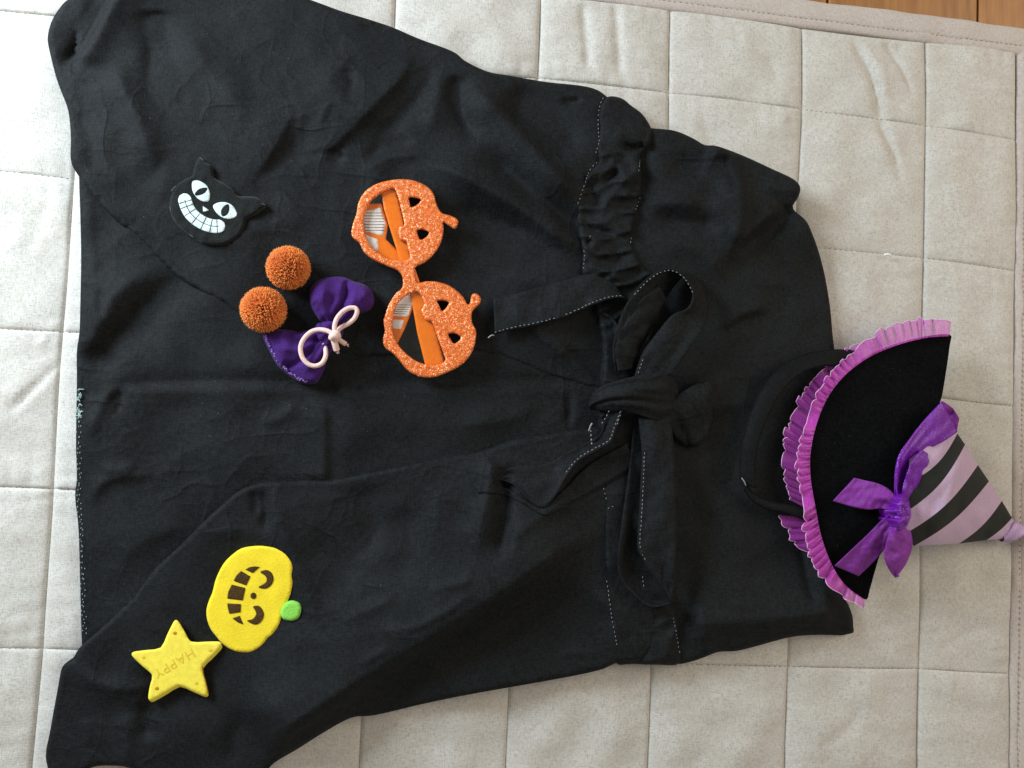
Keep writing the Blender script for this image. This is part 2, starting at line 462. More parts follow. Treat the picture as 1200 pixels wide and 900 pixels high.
M = {
    'band': mat_black_cotton('black_band_cloth', (0.0062, 0.0064, 0.0066), 0.2, 0.10, 0.7, 0.0),
    'linen': mat_linen('mat_linen', (0.600, 0.578, 0.540), (0.39, 0.370, 0.335), (0.51, 0.470, 0.42)),
    'binding': mat_linen('mat_binding', (0.56, 0.50, 0.465), (0.40, 0.345, 0.32), (0.50, 0.44, 0.40)),
    'mat_thread': mat_plain('mat_thread', (0.20, 0.18, 0.16), 0.9, 0.1),
    'cotton': mat_black_cotton('black_cotton'),
    'velvet': mat_black_cotton('black_velvet', (0.0040, 0.0040, 0.0043), 0.35, 0.03, 0.95, 0.0),
    'white_thread': mat_plain('white_thread', (0.33, 0.345, 0.345), 0.9, 0.1),
    'green_thread': mat_plain('pale_green_thread', (0.35, 0.46, 0.44), 0.9, 0.1),
    'purple': mat_cloth('purple_cotton', (0.052, 0.012, 0.135), 0.3, 0.9, 1000, 0.0004, 0.04),
    'cord': mat_cloth('pink_elastic', (0.80, 0.56, 0.50), 0.10, 0.8, 1500, 0.0004, 0.1),
    'yarn': mat_felt('orange_yarn', (1.0, 0.30, 0.075), 0.18),
    'glitter': mat_glitter('orange_glitter'),
    'orange': mat_plain('orange_plastic', (0.96, 0.215, 0.006), 0.28, 0.5),
    'reflection_lint': mat_plain('white_reflection_and_lint', (0.88, 0.87, 0.86), 0.6, 0.3),  # white of the painted lens reflections, and of the lint crumb
    'reflection_grey': mat_plain('grey_reflection_lines', (0.42, 0.36, 0.30), 0.7, 0.2),  # grey lines inside the painted lens reflections
    'catfelt': mat_felt('black_felt', (0.0125, 0.0145, 0.0145), 0.35),
    'catprint': mat_felt('white_print', (0.66, 0.78, 0.80), 0.14),
    'yellow': mat_felt('yellow_felt', (0.93, 0.72, 0.035), 0.07, 0.0004),
    'starface': mat_plain('yellow_star_face', (0.93, 0.77, 0.085), 0.75, 0.2, 0.0002),
    'brownprint': mat_felt('brown_print', (0.085, 0.045, 0.012), 0.3),
    'tan': mat_plain('tan_ink', (0.78, 0.56, 0.05), 0.7, 0.2),
    'dot': mat_plain('ochre_dot', (0.52, 0.26, 0.012), 0.7, 0.2),
    'green': mat_felt('green_felt', (0.28, 0.72, 0.10), 0.05),
    'ribbon': mat_satin('purple_satin', (0.145, 0.006, 0.32), (0.22, 0.012, 0.46), 0.25),
    'ribbon_dull': mat_satin('purple_ribbon_back', (0.19, 0.018, 0.27), (0.26, 0.028, 0.36), 0.66),
    'organza': mat_organza('violet_organza', (0.68, 0.070, 0.58), 0.58),
    'organza_back': mat_organza('violet_organza_behind', (0.56, 0.06, 0.55), 0.45),
    'pinkthread': mat_plain('pale_pink_thread', (0.86, 0.52, 0.84), 0.5, 0.4),
    'lilac': mat_cloth('lilac_cloth', (0.49, 0.345, 0.50), 0.10, 0.55, 1200, 0.0003, 0.2, 0.4),
    'stripe': mat_cloth('dark_stripe_cloth', (0.017, 0.019, 0.017), 0.2, 0.85, 1200, 0.0003, 0.06),
    'lilac_satin': mat_satin('lilac_satin', (0.50, 0.33, 0.62), (0.58, 0.40, 0.68), 0.25),
    'wood': mat_wood('honey_floor_wood'),
    'gap': mat_plain('floor_gap', (0.03, 0.02, 0.012), 0.9, 0.1),
}
def mat_lens():
    m, nt, b = new_mat('clear_lens')
    nt.nodes.remove(b)
    out = nt.nodes['Material Output']
    tr = N(nt, 'ShaderNodeBsdfTransparent'); tr.inputs[0].default_value = (0.93, 0.91, 0.89, 1)
    gl = N(nt, 'ShaderNodeBsdfGlossy'); gl.inputs['Roughness'].default_value = 0.06
    fr = N(nt, 'ShaderNodeValue'); fr.outputs[0].default_value = 0.06
    mx = N(nt, 'ShaderNodeMixShader'); nt.links.new(fr.outputs[0], mx.inputs[0]); nt.links.new(tr.outputs[0], mx.inputs[1]); nt.links.new(gl.outputs[0], mx.inputs[2])
    nt.links.new(mx.outputs[0], out.inputs[0]); return m
M['lens'] = mat_lens()

# ------------------------------------------------------------------ floor
FZ = -0.010
fl = mesh_obj('floor', [(-1.6, -1.9, FZ-0.02), (2.2, -1.9, FZ-0.02), (2.2, 1.2, FZ-0.02), (-1.6, 1.2, FZ-0.02)], [(0, 1, 2, 3)], M['gap'], None, False)
fl['kind'] = 'structure'; fl['label'] = 'honey brown plank floor at the top right corner'
gapx = P(1147, 0, FZ)[0]+0.001
pw = 0.152; pl_mesh = None
ang = math.radians(1.2)
for k in range(-13, 9):
    w = pw-0.0022
    if pl_mesh is None:
        b_ = 0.0012; h = 0.018
        V = [(x, y, 0) for x, y in ((0, -1.5), (w, -1.5), (w, 1.5), (0, 1.5))]
        V += [(x, y, h-b_) for x, y in ((0, -1.5), (w, -1.5), (w, 1.5), (0, 1.5))]
        V += [(x, y, h) for x, y in ((b_, -1.5), (w-b_, -1.5), (w-b_, 1.5), (b_, 1.5))]
        F = [(0, 1, 5, 4), (1, 2, 6, 5), (2, 3, 7, 6), (3, 0, 4, 7), (4, 5, 9, 8), (5, 6, 10, 9), (6, 7, 11, 10), (7, 4, 8, 11), (8, 9, 10, 11)]
        o = mesh_obj('plank', V, F, M['wood'], fl, False); pl_mesh = o.data
    else:
        o = bpy.data.objects.new('plank', pl_mesh); COL.objects.link(o); o.parent = fl
    o.location = (gapx+k*pw, -0.30, FZ-0.018)

# ------------------------------------------------------------------ quilted mat
CELL = 0.12; SY = 1.01380578
known = {(0, 0): (100, 24), (0, 1): (88, 209), (0, 2): (73, 390), (0, 3): (60, 573), (0, 4): (49, 760), (2, -0.55): (463, 2), (3, -0.6): (632, 2),
         (3, 0): (629, 91), (4, 0): (784, 111), (5, 0): (937, 128), (6, 0): (1084, 147), (6, 1): (1082, 304), (6, 2): (1080, 463), (6, 3): (1079, 625), (6, 4): (1077, 783), (5, 4): (922, 781), (4, 4): (762, 778),
         (3, 4.5): (595, 855), (2, 4.5): (423, 855)}
KK = []
for (i, j), (u, v) in known.items():
    p = P(u, v, 0.0); KK.append((i*CELL, -j*CELL*SY, p[0]-i*CELL, p[1]+j*CELL*SY))
KK = np.array(KK)
def node(i, j):
    x = i*CELL; y = -j*CELL*SY
    d = (KK[:, 0]-x)**2+(KK[:, 1]-y)**2
    w = 1/(d+0.00004)**1.5; wf = w.sum()
    far = min(1.0, 0.09/ (d.min()+0.05))
    return np.array([x+(w*KK[:, 2]).sum()/wf*far, y+(w*KK[:, 3]).sum()/wf*far])
TL0 = P(790, 11, 0.004)[:2]; TR = P(1196, 62, 0.004)[:2]; BR = P(1187, 785, 0.004)[:2]
def topy(x): return TL0[1]+(TR[1]-TL0[1])*(x-TL0[0])/(TR[0]-TL0[0])
def rightx(y): return TR[0]+(BR[0]-TR[0])*(y-TR[1])/(BR[1]-TR[1])

mat_t = thing('quilted_mat', 'large pale greige quilted floor mat with square stitched pockets under everything', 'mat')
wob = waves(3, 0.20, 0.0007, 10); wob2 = waves(4, 0.20, 0.0007, 10)
pk1 = waves(14, 0.030, 1.0, 8, 0.0, 0.25); pk2 = waves(15, 0.030, 1.0, 8, 1.57, 0.25)
pn = waves(8, 0.05, 0.0008, 16); pn2 = waves(9, 0.018, 0.00008, 16)
def wl(pts): return [tuple(P(u, v, 0.005)[:2]*1000) for u, v in pts]     # survey points -> mm on the mat
MAT_F = [ridge(wl(a), h, w1, w2, ta, tb) for a, h, w1, w2, ta, tb in [
    ([(75, 420), (40, 455), (5, 490)], -0.0028, 2.4, 4.5, .15, .3), ([(75, 420), (40, 450), (5, 483)], 0.0015, 9, 9, .2, .3),
    ([(998, 38), (1020, 80), (1034, 140), (1052, 190), (1066, 240)], -0.0028, 2.6, 5, .1, .4), ([(1010, 40), (1030, 80), (1045, 140), (1060, 190)], 0.0014, 8, 8, .2, .4),
    ([(1038, 44), (1058, 75), (1075, 120)], -0.002, 2.6, 4, .1, .4), ([(1060, 48), (1052, 60)], -0.0012, 3, 3, .1, .3),
    ([(683, 0), (688, 40), (690, 95)], -0.0022, 3.4, 5, .1, .3), ([(723, 0), (726, 50), (730, 100)], -0.0020, 3, 5, .1, .3),
    ([(862, 25), (868, 60)], -0.0012, 3, 4, .1, .6), ([(40, 410), (70, 370)], 0.0012, 3, 3, .3, .3), ([(760, 480), (700, 420)], 0.001, 5, 5, .3, .3),
    ([(1100, 770), (1130, 745), (1180, 730)], -0.0010, 5, 5, .3, .3), ([(960, 880), (1000, 850), (1010, 820)], -0.0009, 5, 5, .3, .3),
    ([(20, 320), (50, 250), (60, 215)], -0.0010, 6, 6, .3, .3), ([(45, 480), (55, 500), (62, 520)], -0.001, 2.5, 2.5, .3, .3), ([(960, 270), (1000, 255), (1060, 262)], -0.0008, 8, 8, .3, .3),
    ([(820, 130), (835, 180), (830, 230)], -0.0009, 7, 7, .3, .3), ([(900, 60), (915, 100)], -0.0009, 5, 6, .3, .3)]]
SEAM = []
def quilt_cell(i, j):
    i0, i1, j0, j1 = i, i+1, j, j+1
    c = [node(i0, j0), node(i1, j0), node(i1, j1), node(i0, j1)]
    if i == 6:
        c[1] = np.array([rightx(c[0][1]), c[0][1]-0.004]); c[2] = np.array([rightx(c[3][1]), c[3][1]-0.004])
    if j == -1:
        c[0] = np.array([c[3][0]-0.001, topy(c[3][0])]); c[1] = np.array([c[2][0]-0.001, topy(c[2][0])])
    NC = 52 if (-1 <= i <= 6 and -1 <= j <= 5) else 10
    s = np.linspace(0, 1, NC); s = 0.5*s+0.5*(0.5-0.5*np.cos(np.pi*s))
    S, T = np.meshgrid(s, s)
    x = (c[0][0]*(1-S)+c[1][0]*S)*(1-T)+(c[3][0]*(1-S)+c[2][0]*S)*T
    y = (c[0][1]*(1-S)+c[1][1]*S)*(1-T)+(c[3][1]*(1-S)+c[2][1]*S)*T
    x = x.ravel(); y = y.ravel(); S = S.ravel(); T = T.ravel()
    x2 = x+wob(x, y); y2 = y+wob2(x, y)
    fs = np.clip(4*S*(1-S), 0, 1)**0.50; ft = np.clip(4*T*(1-T), 0, 1)**0.34
    z = 0.0052*np.minimum(fs*(0.35+0.65*ft), 1)*(1+0.18*math.sin(i*2.3+j*1.7+i*j))
    wid = np.linalg.norm(c[1]-c[0]); ds = np.minimum(S, 1-S)*wid
    z -= 0.0010*np.exp(-(ds/0.0013)**2)
    e = np.minimum(fs, ft)
    z += e*(pn(x, y)+pn2(x, y)+0.0006*np.abs(pk1(x, y))*np.exp(-(np.minimum(T, 1-T)*0.12/0.02)**2)+0.0006*np.abs(pk2(x, y))*np.exp(-(ds/0.022)**2))
    for f in MAT_F: z += 1.7*e*f(x*1000, y*1000)
    V = np.stack([x2, y2, z], 1)
    F = [(a*NC+b, (a+1)*NC+b, (a+1)*NC+b+1, a*NC+b+1) for a in range(NC-1) for b in range(NC-1)]
    mesh_obj('quilt_panel', V, F, M['linen'], mat_t)
    g = V.reshape(NC, NC, 3)
    if -2 <= i <= 6 and j <= 5:
        SEAM.append((g[-1, :], 0))
for i in range(-4, 7):
    for j in range(-1, 8):
        quilt_cell(i, j)
V = []; F = []; V2 = []; F2 = []
for k, (p, kind) in enumerate(SEAM):
    dashes_geo(p+np.array([0, 0, 0.0002]), 0.0022, 0.0026, 0.0008, 0.0003, V, F, k)
st = mesh_obj('seam_stitching', V, F, M['mat_thread'], mat_t, True); st['kind'] = 'stuff'
# batting/backing below the pockets so that the needle line is closed, and the bound border
mesh_obj('backing', [(-0.6, -1.1, -0.0015), (rightx(-1.1)+.01, -1.1, -0.0015), (TR[0]+.01, TR[1]+.008, -0.0015), (-0.6, topy(-0.6)+.008, -0.0015),
                     (-0.6, -1.1, FZ), (rightx(-1.1)+.01, -1.1, FZ), (TR[0]+.01, TR[1]+.008, FZ), (-0.6, topy(-0.6)+.008, FZ)],
         [(0, 1, 2, 3), (0, 4, 5, 1), (1, 5, 6, 2), (2, 6, 7, 3), (3, 7, 4, 0)], M['linen'], mat_t, False)
def binding(a, b, nrm, w, seed):
    n = 160; prof = [(-0.0005, -0.0008), (0.0004, 0.0016), (0.0022, 0.0030), (0.0052, 0.0036), (0.0066, 0.0030), (0.0078, 0.0037), (0.012, 0.0042), (0.018, 0.0036), (0.0225, 0.0012), (0.0238, -0.003), (0.0225, -0.0085), (0.018, -0.0095)]
    prof = catmull(prof, 3)
    nz = waves(seed, 0.035, 0.0004, 10); nz2 = waves(seed+1, 0.12, 0.0005, 8)
    V = []; F = []; m = len(prof)
    for i in range(n):
        p = a+(b-a)*i/(n-1)
        for q, (o, z) in enumerate(prof):
            x = p+nrm*(o*w/0.0238)
            k = float(nz2(np.array([p[0]]), np.array([p[1]]))[0])
            x = x+nrm*k*(q/m)
            zz = z+float(nz(np.array([x[0]]), np.array([x[1]]))[0])*min(1, q/3)
            V.append((x[0], x[1], zz))
    for i in range(n-1):
        for q in range(m-1):
            F.append((i*m+q, (i+1)*m+q, (i+1)*m+q+1, i*m+q+1))
    o = mesh_obj('binding', V, F, M['binding'], mat_t)
    return o, a, b, nrm
tdir = (TR-TL0)/np.linalg.norm(TR-TL0); tn = np.array([-tdir[1], tdir[0]])
LEFT = TR-tdir*1.35
binding(LEFT, TR+tdir*0.026, tn, 0.0274, 11)
rdir = (BR-TR)/np.linalg.norm(BR-TR); rn = np.array([-rdir[1], rdir[0]])
binding(TR-rdir*0.003, TR+rdir*1.0, rn, 0.0262, 21)
V = []; F = []
pth = [np.array([*(LEFT+tdir*t+tn*0.0072), 0.0036]) for t in np.linspace(0, 1.37, 200)]
dashes_geo(pth, 0.003, 0.002, 0.0007, 0.0005, V, F, 4)
pth = [np.array([*(TR+rdir*t+rn*0.0060), 0.0036]) for t in np.linspace(0, 1.0, 200)]
dashes_geo(pth, 0.003, 0.002, 0.0007, 0.0005, V, F, 5)
st = mesh_obj('binding_stitching', V, F, M['mat_thread'], mat_t); st['kind'] = 'stuff'

# ------------------------------------------------------------------ the black robe
robe = thing('witch_robe', 'black cotton witch robe laid out flat on the quilted mat with tied waist bow', 'robe')
def addf(*fs): return lambda u, v: sum(f(u, v) for f in fs)
def const(c): return lambda u, v: np.full(len(u), c)

FOLD = 1.45
# back panel between the open fronts
back_out = [(93, 195), (94, 250), (95, 300), (94, 360), (93, 390), (90, 412), (90, 450), (89, 520), (90, 560), (88, 582), (92, 620), (94, 690), (96, 755), (100, 790), (140, 800), (300, 780), (500, 740), (700, 720), (900, 690), (945, 600), (945, 420), (900, 260), (760, 200), (560, 130), (300, 60), (140, 60), (100, 140)]
back_f0 = addf(const(0.0128), waves(21, 150, 0.0010), waves(22, 60, 0.00035), waves(23, 28, 0.00006),
    lambda u, v: crumple(25, 130, 0.0007)(u, v),
    ridge([(97, 420), (112, 385), (135, 345), (165, 325), (200, 310)], 0.0045, 20, 26, .15, .4),
    ridge([(107, 440), (135, 400), (165, 372), (205, 335), (240, 318)], -0.0040, 18, 14, .15, .35),
    ridge([(103, 200), (108, 300), (112, 350)], 0.0012, 10, 7), ridge([(118, 335), (119, 375)], -0.0018, 5, 5),
    ridge([(115, 545), (135, 552), (165, 545)], 0.0022, 5, 9), ridge([(105, 600), (118, 568), (150, 558), (190, 556)], 0.0024, 6, 9),
    ridge([(105, 520), (112, 490), (128, 462), (150, 450)], 0.0028, 10, 10), ridge([(125, 480), (140, 462), (135, 490)], -0.0020, 6, 6),
    ridge([(120, 452), (260, 446), (400, 449), (560, 445), (690, 450)], -0.0016, 5, 9, .1, .1),
    ridge([(120, 462), (260, 458), (400, 462), (560, 458), (690, 462)], 0.0010, 12, 6, .1, .1),
    ridge([(378, 460), (380, 500), (380, 562)], 0.0026, 40, 5, .3, .05), ridge([(350, 470), (330, 490), (300, 497)], 0.0020, 10, 6),
    ridge([(560, 330), (640, 395), (710, 450)], 0.0035, 12, 24), ridge([(655, 400), (690, 430), (720, 455)], -0.0030, 6, 6),
    ridge([(665, 455), (668, 480), (662, 505)], -0.0030, 5, 4), ridge([(640, 470), (600, 490), (540, 500)], 0.0022, 14, 14),
    ridge([(450, 480), (520, 500), (600, 480)], 0.0018, 20, 20), ridge([(230, 610), (160, 640), (110, 700)], 0.0016, 14, 14),
    ridge([(200, 470), (250, 540), (300, 560)], 0.0012, 25, 25), ridge([(180, 400), (300, 430), (420, 420)], 0.0014, 25, 25))
back_f = lambda u, v: 0.0090+np.logaddexp(0, (back_f0(u, v)-0.0090)*1500)/1500
relief('back_panel', back_out, back_f, M['cotton'], robe, 4.2, rnd=3, edge=0.0015, floor_z=0.003, layer=True, smooth_n=4)

# upper open front
up_out = [(92, 206), (83, 188), (83, 160), (80, 130), (72, 108), (65, 88), (57, 55), (56, 42), (60, 26), (68, 12), (82, -2), (120, -16), (200, -22), (290, -18), (345, -6), (370, 2), (400, 13), (430, 22), (460, 32), (490, 45), (530, 60), (546, 72), (572, 84), (600, 89), (640, 96), (690, 102), (712, 114), (735, 140), (740, 190), (720, 250), (715, 300), (742, 340), (748, 455), (660, 446), (560, 412), (420, 418), (330, 392), (282, 372), (262, 356), (236, 342), (205, 322), (180, 298), (160, 278), (140, 262), (118, 240)]
up_f = addf(const(0.0152), waves(31, 170, 0.0014), waves(32, 65, 0.00035), waves(33, 28, 0.00006),
    lambda u, v: crumple(35, 130, 0.0007)(u, v),
    lambda u, v: 0.006*sstep((u-300)/380)*sstep((330-v)/150),
    lambda u, v: -0.0052*sstep((u-255)/70)*(1-sstep((pdist([(236, 342), (282, 372), (330, 392), (420, 418), (560, 412), (650, 436), (700, 440)], u, v)[0]-4)/60)),
    ridge([(62, 75), (84, 66), (100, 45), (114, 18), (128, -12)], -0.0055, 7, 10, .25, 0),       # crease near the corner
    ridge([(92, 78), (104, 50), (120, 18), (140, -12)], 0.0050, 22, 4, .2, 0),
    ridge([(128, 60), (146, 105), (172, 165), (190, 205)], 0.0055, 26, 22),
    ridge([(182, 10), (184, 70), (196, 130)], -0.0050, 16, 20, .1, .4),
    ridge([(150, 200), (120, 215), (100, 195)], 0.0012, 14, 14),
    ridge([(215, 20), (250, 90), (300, 140)], 0.0030, 30, 30), ridge([(90, 120), (105, 170), (112, 205)], -0.0020, 12, 12),
    ridge([(352, 104), (330, 156), (308, 192), (280, 226)], 0.0030, 40, 7, .5, .5),
    ridge([(364, 124), (346, 174), (320, 212), (292, 240)], -0.0024, 9, 14, .45, .45),
    ridge([(492, 48), (470, 88), (436, 124), (404, 156), (372, 182), (345, 186)], 0.0042, 50, 8, .3, .5),
    ridge([(514, 74), (494, 108), (462, 144), (424, 178)], -0.0030, 10, 14, .2, .35),
    ridge([(346, 182), (372, 181), (398, 175), (415, 165)], -0.0014, 3, 4), ridge([(372, 152), (380, 130), (392, 116)], 0.0012, 5, 4), ridge([(352, 128), (352, 160), (346, 182)], 0.0012, 5, 5), ridge([(398, 62), (440, 80), (470, 72)], -0.0010, 8, 5), ridge([(430, 240), (440, 205), (470, 190)], 0.0012, 8, 6),
    ridge([(515, 78), (512, 120), (500, 160)], 0.0030, 14, 18),
    ridge([(532, 84), (536, 120), (548, 150), (566, 172)], -0.0055, 10, 10, .2, .4),
    ridge([(545, 92), (590, 138), (640, 192), (690, 250)], 0.0090, 24, 14, .2, .3),
    ridge([(590, 104), (640, 142), (684, 184)], -0.0075, 22, 20, .3, .3),
    ridge([(560, 170), (610, 214), (650, 246), (690, 282)], -0.0065, 12, 12, .25, .2),
    ridge([(480, 186), (530, 200), (580, 226), (640, 266), (682, 300)], 0.0085, 15, 20, .3, .2),
    ridge([(510, 262), (552, 250), (610, 280), (650, 320)], -0.0045, 26, 20, .3, .3),
    ridge([(426, 190), (450, 172), (490, 166)], -0.0030, 6, 8), ridge([(420, 206), (460, 184), (505, 184)], 0.0028, 7, 7),
    ridge([(655, 117), (668, 120), (682, 114)], -0.0026, 3, 3), ridge([(386, 176), (394, 186), (404, 178)], -0.0032, 5, 5),
    ridge([(240, 300), (300, 270), (380, 250)], 0.0030, 26, 26), ridge([(330, 150), (380, 100), (420, 50)], 0.0020, 30, 30),
    ridge([(146, 262), (152, 268), (165, 262)], -0.0018, 4, 4), ridge([(575, 310), (630, 330), (690, 330)], 0.0030, 20, 20),
    ridge([(400, 75), (412, 96), (406, 120)], -0.0020, 8, 8), ridge([(610, 205), (660, 270), (700, 310)], 0.0022, 8, 8),
    ridge([(92, 206), (140, 262), (205, 322), (282, 372)], 0.0010, 6, 6, .05, .2))
up_f0 = up_f
smax = lambda a, b: b+np.logaddexp(0, (a-b)*2500)/2500
up_f = lambda u, v: smax(up_f0(u, v), back_f(u, v)*((u > 90) & (u < 940))+0.0012)
relief('front_panel', up_out, up_f, M['cotton'], robe, 3.6, rnd=3.5, edge=0.0030, floor_z=lambda u, v: np.where(u > 95, 0.009, 0.003), layer=True, smooth_n=4)

# lower open front
lo_out = [(95, 757), (120, 735), (150, 705), (180, 668), (210, 640), (240, 610), (262, 590), (282, 574), (310, 565), (340, 564), (390, 562), (430, 555), (470, 547), (520, 536), (560, 530), (600, 516), (640, 509), (690, 502), (735, 500), (750, 560), (760, 650), (770, 740), (755, 772), (725, 776), (700, 786), (640, 798), (560, 812), (500, 824), (440, 838), (412, 841), (380, 858), (350, 877), (320, 895), (300, 915), (240, 925), (180, 915), (160, 904), (143, 898), (112, 898), (95, 906), (64, 910), (55, 896), (54, 880), (58, 860), (63, 832), (68, 805), (72, 784), (78, 776), (85, 772)]
lo_f = addf(const(0.0152), waves(41, 170, 0.0013), waves(42, 65, 0.00035), waves(43, 28, 0.00006),
    lambda u, v: crumple(45, 130, 0.0007)(u, v),
    lambda u, v: 0.005*sstep((u-280)/300),
    ridge([(95, 757), (180, 668), (282, 574), (340, 564), (430, 555), (560, 530), (690, 502)], 0.0007, 3, 3, .03, .05),
    ridge([(295, 572), (300, 592), (296, 606)], -0.0026, 5, 4), ridge([(306, 570), (312, 600), (308, 625)], -0.0034, 6, 5), ridge([(318, 570), (330, 620), (360, 690), (376, 740)], 0.0032, 24, 16),
    ridge([(375, 620), (400, 660), (420, 700)], -0.0028, 26, 24), ridge([(425, 560), (432, 620), (420, 660)], -0.0040, 30, 14),
    ridge([(575, 532), (574, 570), (562, 620), (560, 660)], 0.0055, 10, 14, .1, .4), ridge([(594, 545), (592, 600), (586, 640), (582, 662)], -0.0065, 9, 9, .15, .25),
    ridge([(470, 580), (480, 640), (450, 690)], -0.0024, 22, 22), ridge([(520, 560), (510, 620), (500, 660)], 0.0024, 18, 18),
    ridge([(722, 606), (660, 640), (590, 690), (520, 735), (450, 778), (370, 828), (300, 876)], 0.0160, 70, 26, .25, .1),
    ridge([(700, 668), (640, 700), (560, 745), (480, 790), (400, 828)], -0.0050, 22, 26, .25, .2),
    ridge([(470, 700), (430, 715), (400, 730)], 0.0024, 8, 8), ridge([(560, 668), (540, 684), (500, 690)], 0.0020, 6, 6),
    ridge([(440, 742), (500, 730), (560, 690)], 0.0018, 6, 5), ridge([(420, 780), (460, 758)], 0.0014, 5, 5),
    ridge([(300, 830), (276, 860), (262, 905)], -0.0030, 18, 18), ridge([(150, 830), (148, 870), (150, 905)], 0.0026, 14, 14), ridge([(170, 820), (172, 870)], -0.0024, 10, 10),
    ridge([(80, 780), (110, 800), (150, 808), (190, 800)], 0.0030, 9, 12), ridge([(100, 840), (104, 880)], 0.0018, 10, 10),
    ridge([(200, 745), (150, 790), (120, 830)], 0.0018, 20, 20), ridge([(240, 790), (280, 830), (340, 830)], 0.0024, 24, 24),
    ridge([(655, 770), (670, 764), (690, 766)], 0.0016, 3, 3), ridge([(590, 640), (640, 600), (680, 580)], 0.0025, 10, 10),
    ridge([(690, 690), (720, 720), (725, 760)], 0.0022, 10, 10))
lo_f0 = lo_f
lo_f = lambda u, v: smax(lo_f0(u, v), np.where((u > 97) & (v < 740), back_f(u, v), 0.009)+0.0012)
relief('front_panel', lo_out, lo_f, M['cotton'], robe, 3.6, rnd=3.5, edge=0.0030, floor_z=lambda u, v: np.where((u > 97) & (v < 760), 0.009, 0.002), layer=True, smooth_n=4)

# top part above the waist (shoulders)
bod_out = [(742, 146), (762, 150), (790, 153), (812, 162), (826, 170), (840, 171), (870, 182), (905, 198), (930, 210), (938, 220), (935, 232), (929, 244), (944, 258), (952, 274), (961, 300), (968, 330), (973, 362), (976, 395), (978, 412), (978, 440), (970, 520), (972, 620), (985, 690), (994, 708), (999, 722), (1000, 734), (1000.5, 741), (994, 743), (985, 744.5), (960, 744), (930, 746), (905, 752), (880, 759), (862, 763), (842, 764), (826, 770), (808, 776), (790, 777), (775, 760), (750, 700), (738, 600), (735, 480), (728, 380), (726, 280), (736, 200)]
bod_f = addf(const(0.0165), waves(51, 130, 0.0013), waves(52, 55, 0.00035), waves(53, 28, 0.00006),
    lambda u, v: crumple(55, 130, 0.0007)(u, v),
    lambda u, v: 0.010*sstep((u-735)/60)*sstep((330-v)/130),
    ridge([(826, 168), (848, 178), (862, 206), (868, 240), (862, 280), (842, 320)], 0.0080, 26, 8, .1, .3),
    ridge([(844, 182), (858, 206), (864, 230)], -0.0035, 6, 12, .1, .3), ridge([(770, 190), (820, 200), (850, 240)], -0.0055, 26, 20),
    ridge([(895, 212), (915, 222), (934, 222)], 0.0025, 8, 10, .2, 0), ridge([(930, 246), (905, 268), (880, 285), (862, 300)], -0.0045, 10, 14, .05, .4),
    ridge([(915, 240), (890, 262), (860, 290)], 0.0055, 20, 6), ridge([(760, 250), (800, 262), (850, 262)], -0.0050, 16, 16),
    ridge([(750, 240), (790, 238), (830, 240)], 0.0030, 12, 12), ridge([(840, 395), (870, 378), (905, 372)], -0.0036, 6, 8), ridge([(838, 388), (870, 368), (900, 355)], 0.0034, 12, 10),
    ridge([(760, 276), (810, 290), (860, 330)], 0.0035, 20, 20), ridge([(920, 330), (910, 370), (880, 400)], -0.0030, 18, 18),
    ridge([(800, 470), (818, 450), (832, 446), (838, 470), (834, 500)], 0.0045, 10, 14), ridge([(800, 540), (860, 600), (880, 680)], 0.0030, 24, 24),
    ridge([(850, 470), (850, 540), (830, 600)], -0.0045, 18, 18), ridge([(935, 620), (945, 670), (955, 720)], -0.0028, 6, 6), ridge([(950, 620), (965, 680), (985, 725)], 0.0026, 9, 9),
    ridge([(800, 730), (860, 728), (930, 722), (985, 715)], 0.0100, 22, 34, .15, .1), ridge([(800, 750), (830, 745), (860, 750)], 0.0016, 6, 6), ridge([(978, 728), (975, 742)], -0.0012, 4, 4))
relief('shoulder_panel', bod_out, bod_f, M['cotton'], robe, 3.8, rnd=4, edge=0.0035, floor_z=0.002, layer=True, smooth_n=4)

FOLD = 1.15
# gathered waistband
wb_out = [(711, 114), (728, 115), (740, 124), (752, 133), (761, 146), (764, 156), (760, 172), (750, 182), (752, 205), (750, 232), (744, 256), (742, 285), (752, 310), (770, 330), (775, 400), (770, 470), (762, 520), (768, 600), (786, 680), (796, 740), (797, 776), (770, 779), (742, 778), (722, 777), (722, 750), (714, 705), (708, 640), (708, 585), (700, 540), (704, 470), (706, 400), (690, 340), (682, 315), (683, 296), (678, 270), (676, 246), (682, 222), (690, 202), (701, 188), (699, 172), (702, 150), (702, 132)]
wb_f = addf(const(0.0215), waves(61, 40, 0.0007), lambda u, v: 0.004*sstep((250-v)/80),
    lambda u, v: (crumple(62, 34, 0.0026, 1.45, 0.45)(u, v)+crumple(63, 70, 0.0020, 0.9, 0.6)(u, v))*sstep((v-168)/20)*sstep((420-v)/60),
    lambda u, v: crumple(64, 46, 0.0024, 0.8, 0.6)(u, v)*sstep((v-690)/30)*sstep((v-600)/60),
    ridge([(728, 170), (742, 174), (756, 170)], -0.0050, 4, 4, .2, .1), ridge([(720, 150), (735, 156), (752, 150)], 0.0026, 14, 12),
    ridge([(752, 140), (758, 152), (756, 168)], -0.0026, 4, 4), ridge([(696, 210), (704, 206), (716, 196), (722, 178)], 0.0040, 6, 6), ridge([(704, 216), (716, 206), (724, 190)], -0.0040, 4, 4),
    ridge([(690, 215), (697, 232), (702, 244)], -0.0040, 5, 4), ridge([(725, 190), (735, 215), (730, 240)], 0.0050, 9, 9), ridge([(682, 250), (694, 268), (720, 276), (745, 278)], -0.0040, 4, 5),
    ridge([(690, 282), (705, 292), (722, 300)], 0.0035, 5, 5), ridge([(690, 310), (712, 318), (732, 336)], 0.0035, 5, 5), ridge([(686, 288), (690, 284), (694, 278)], -0.0040, 4, 4))
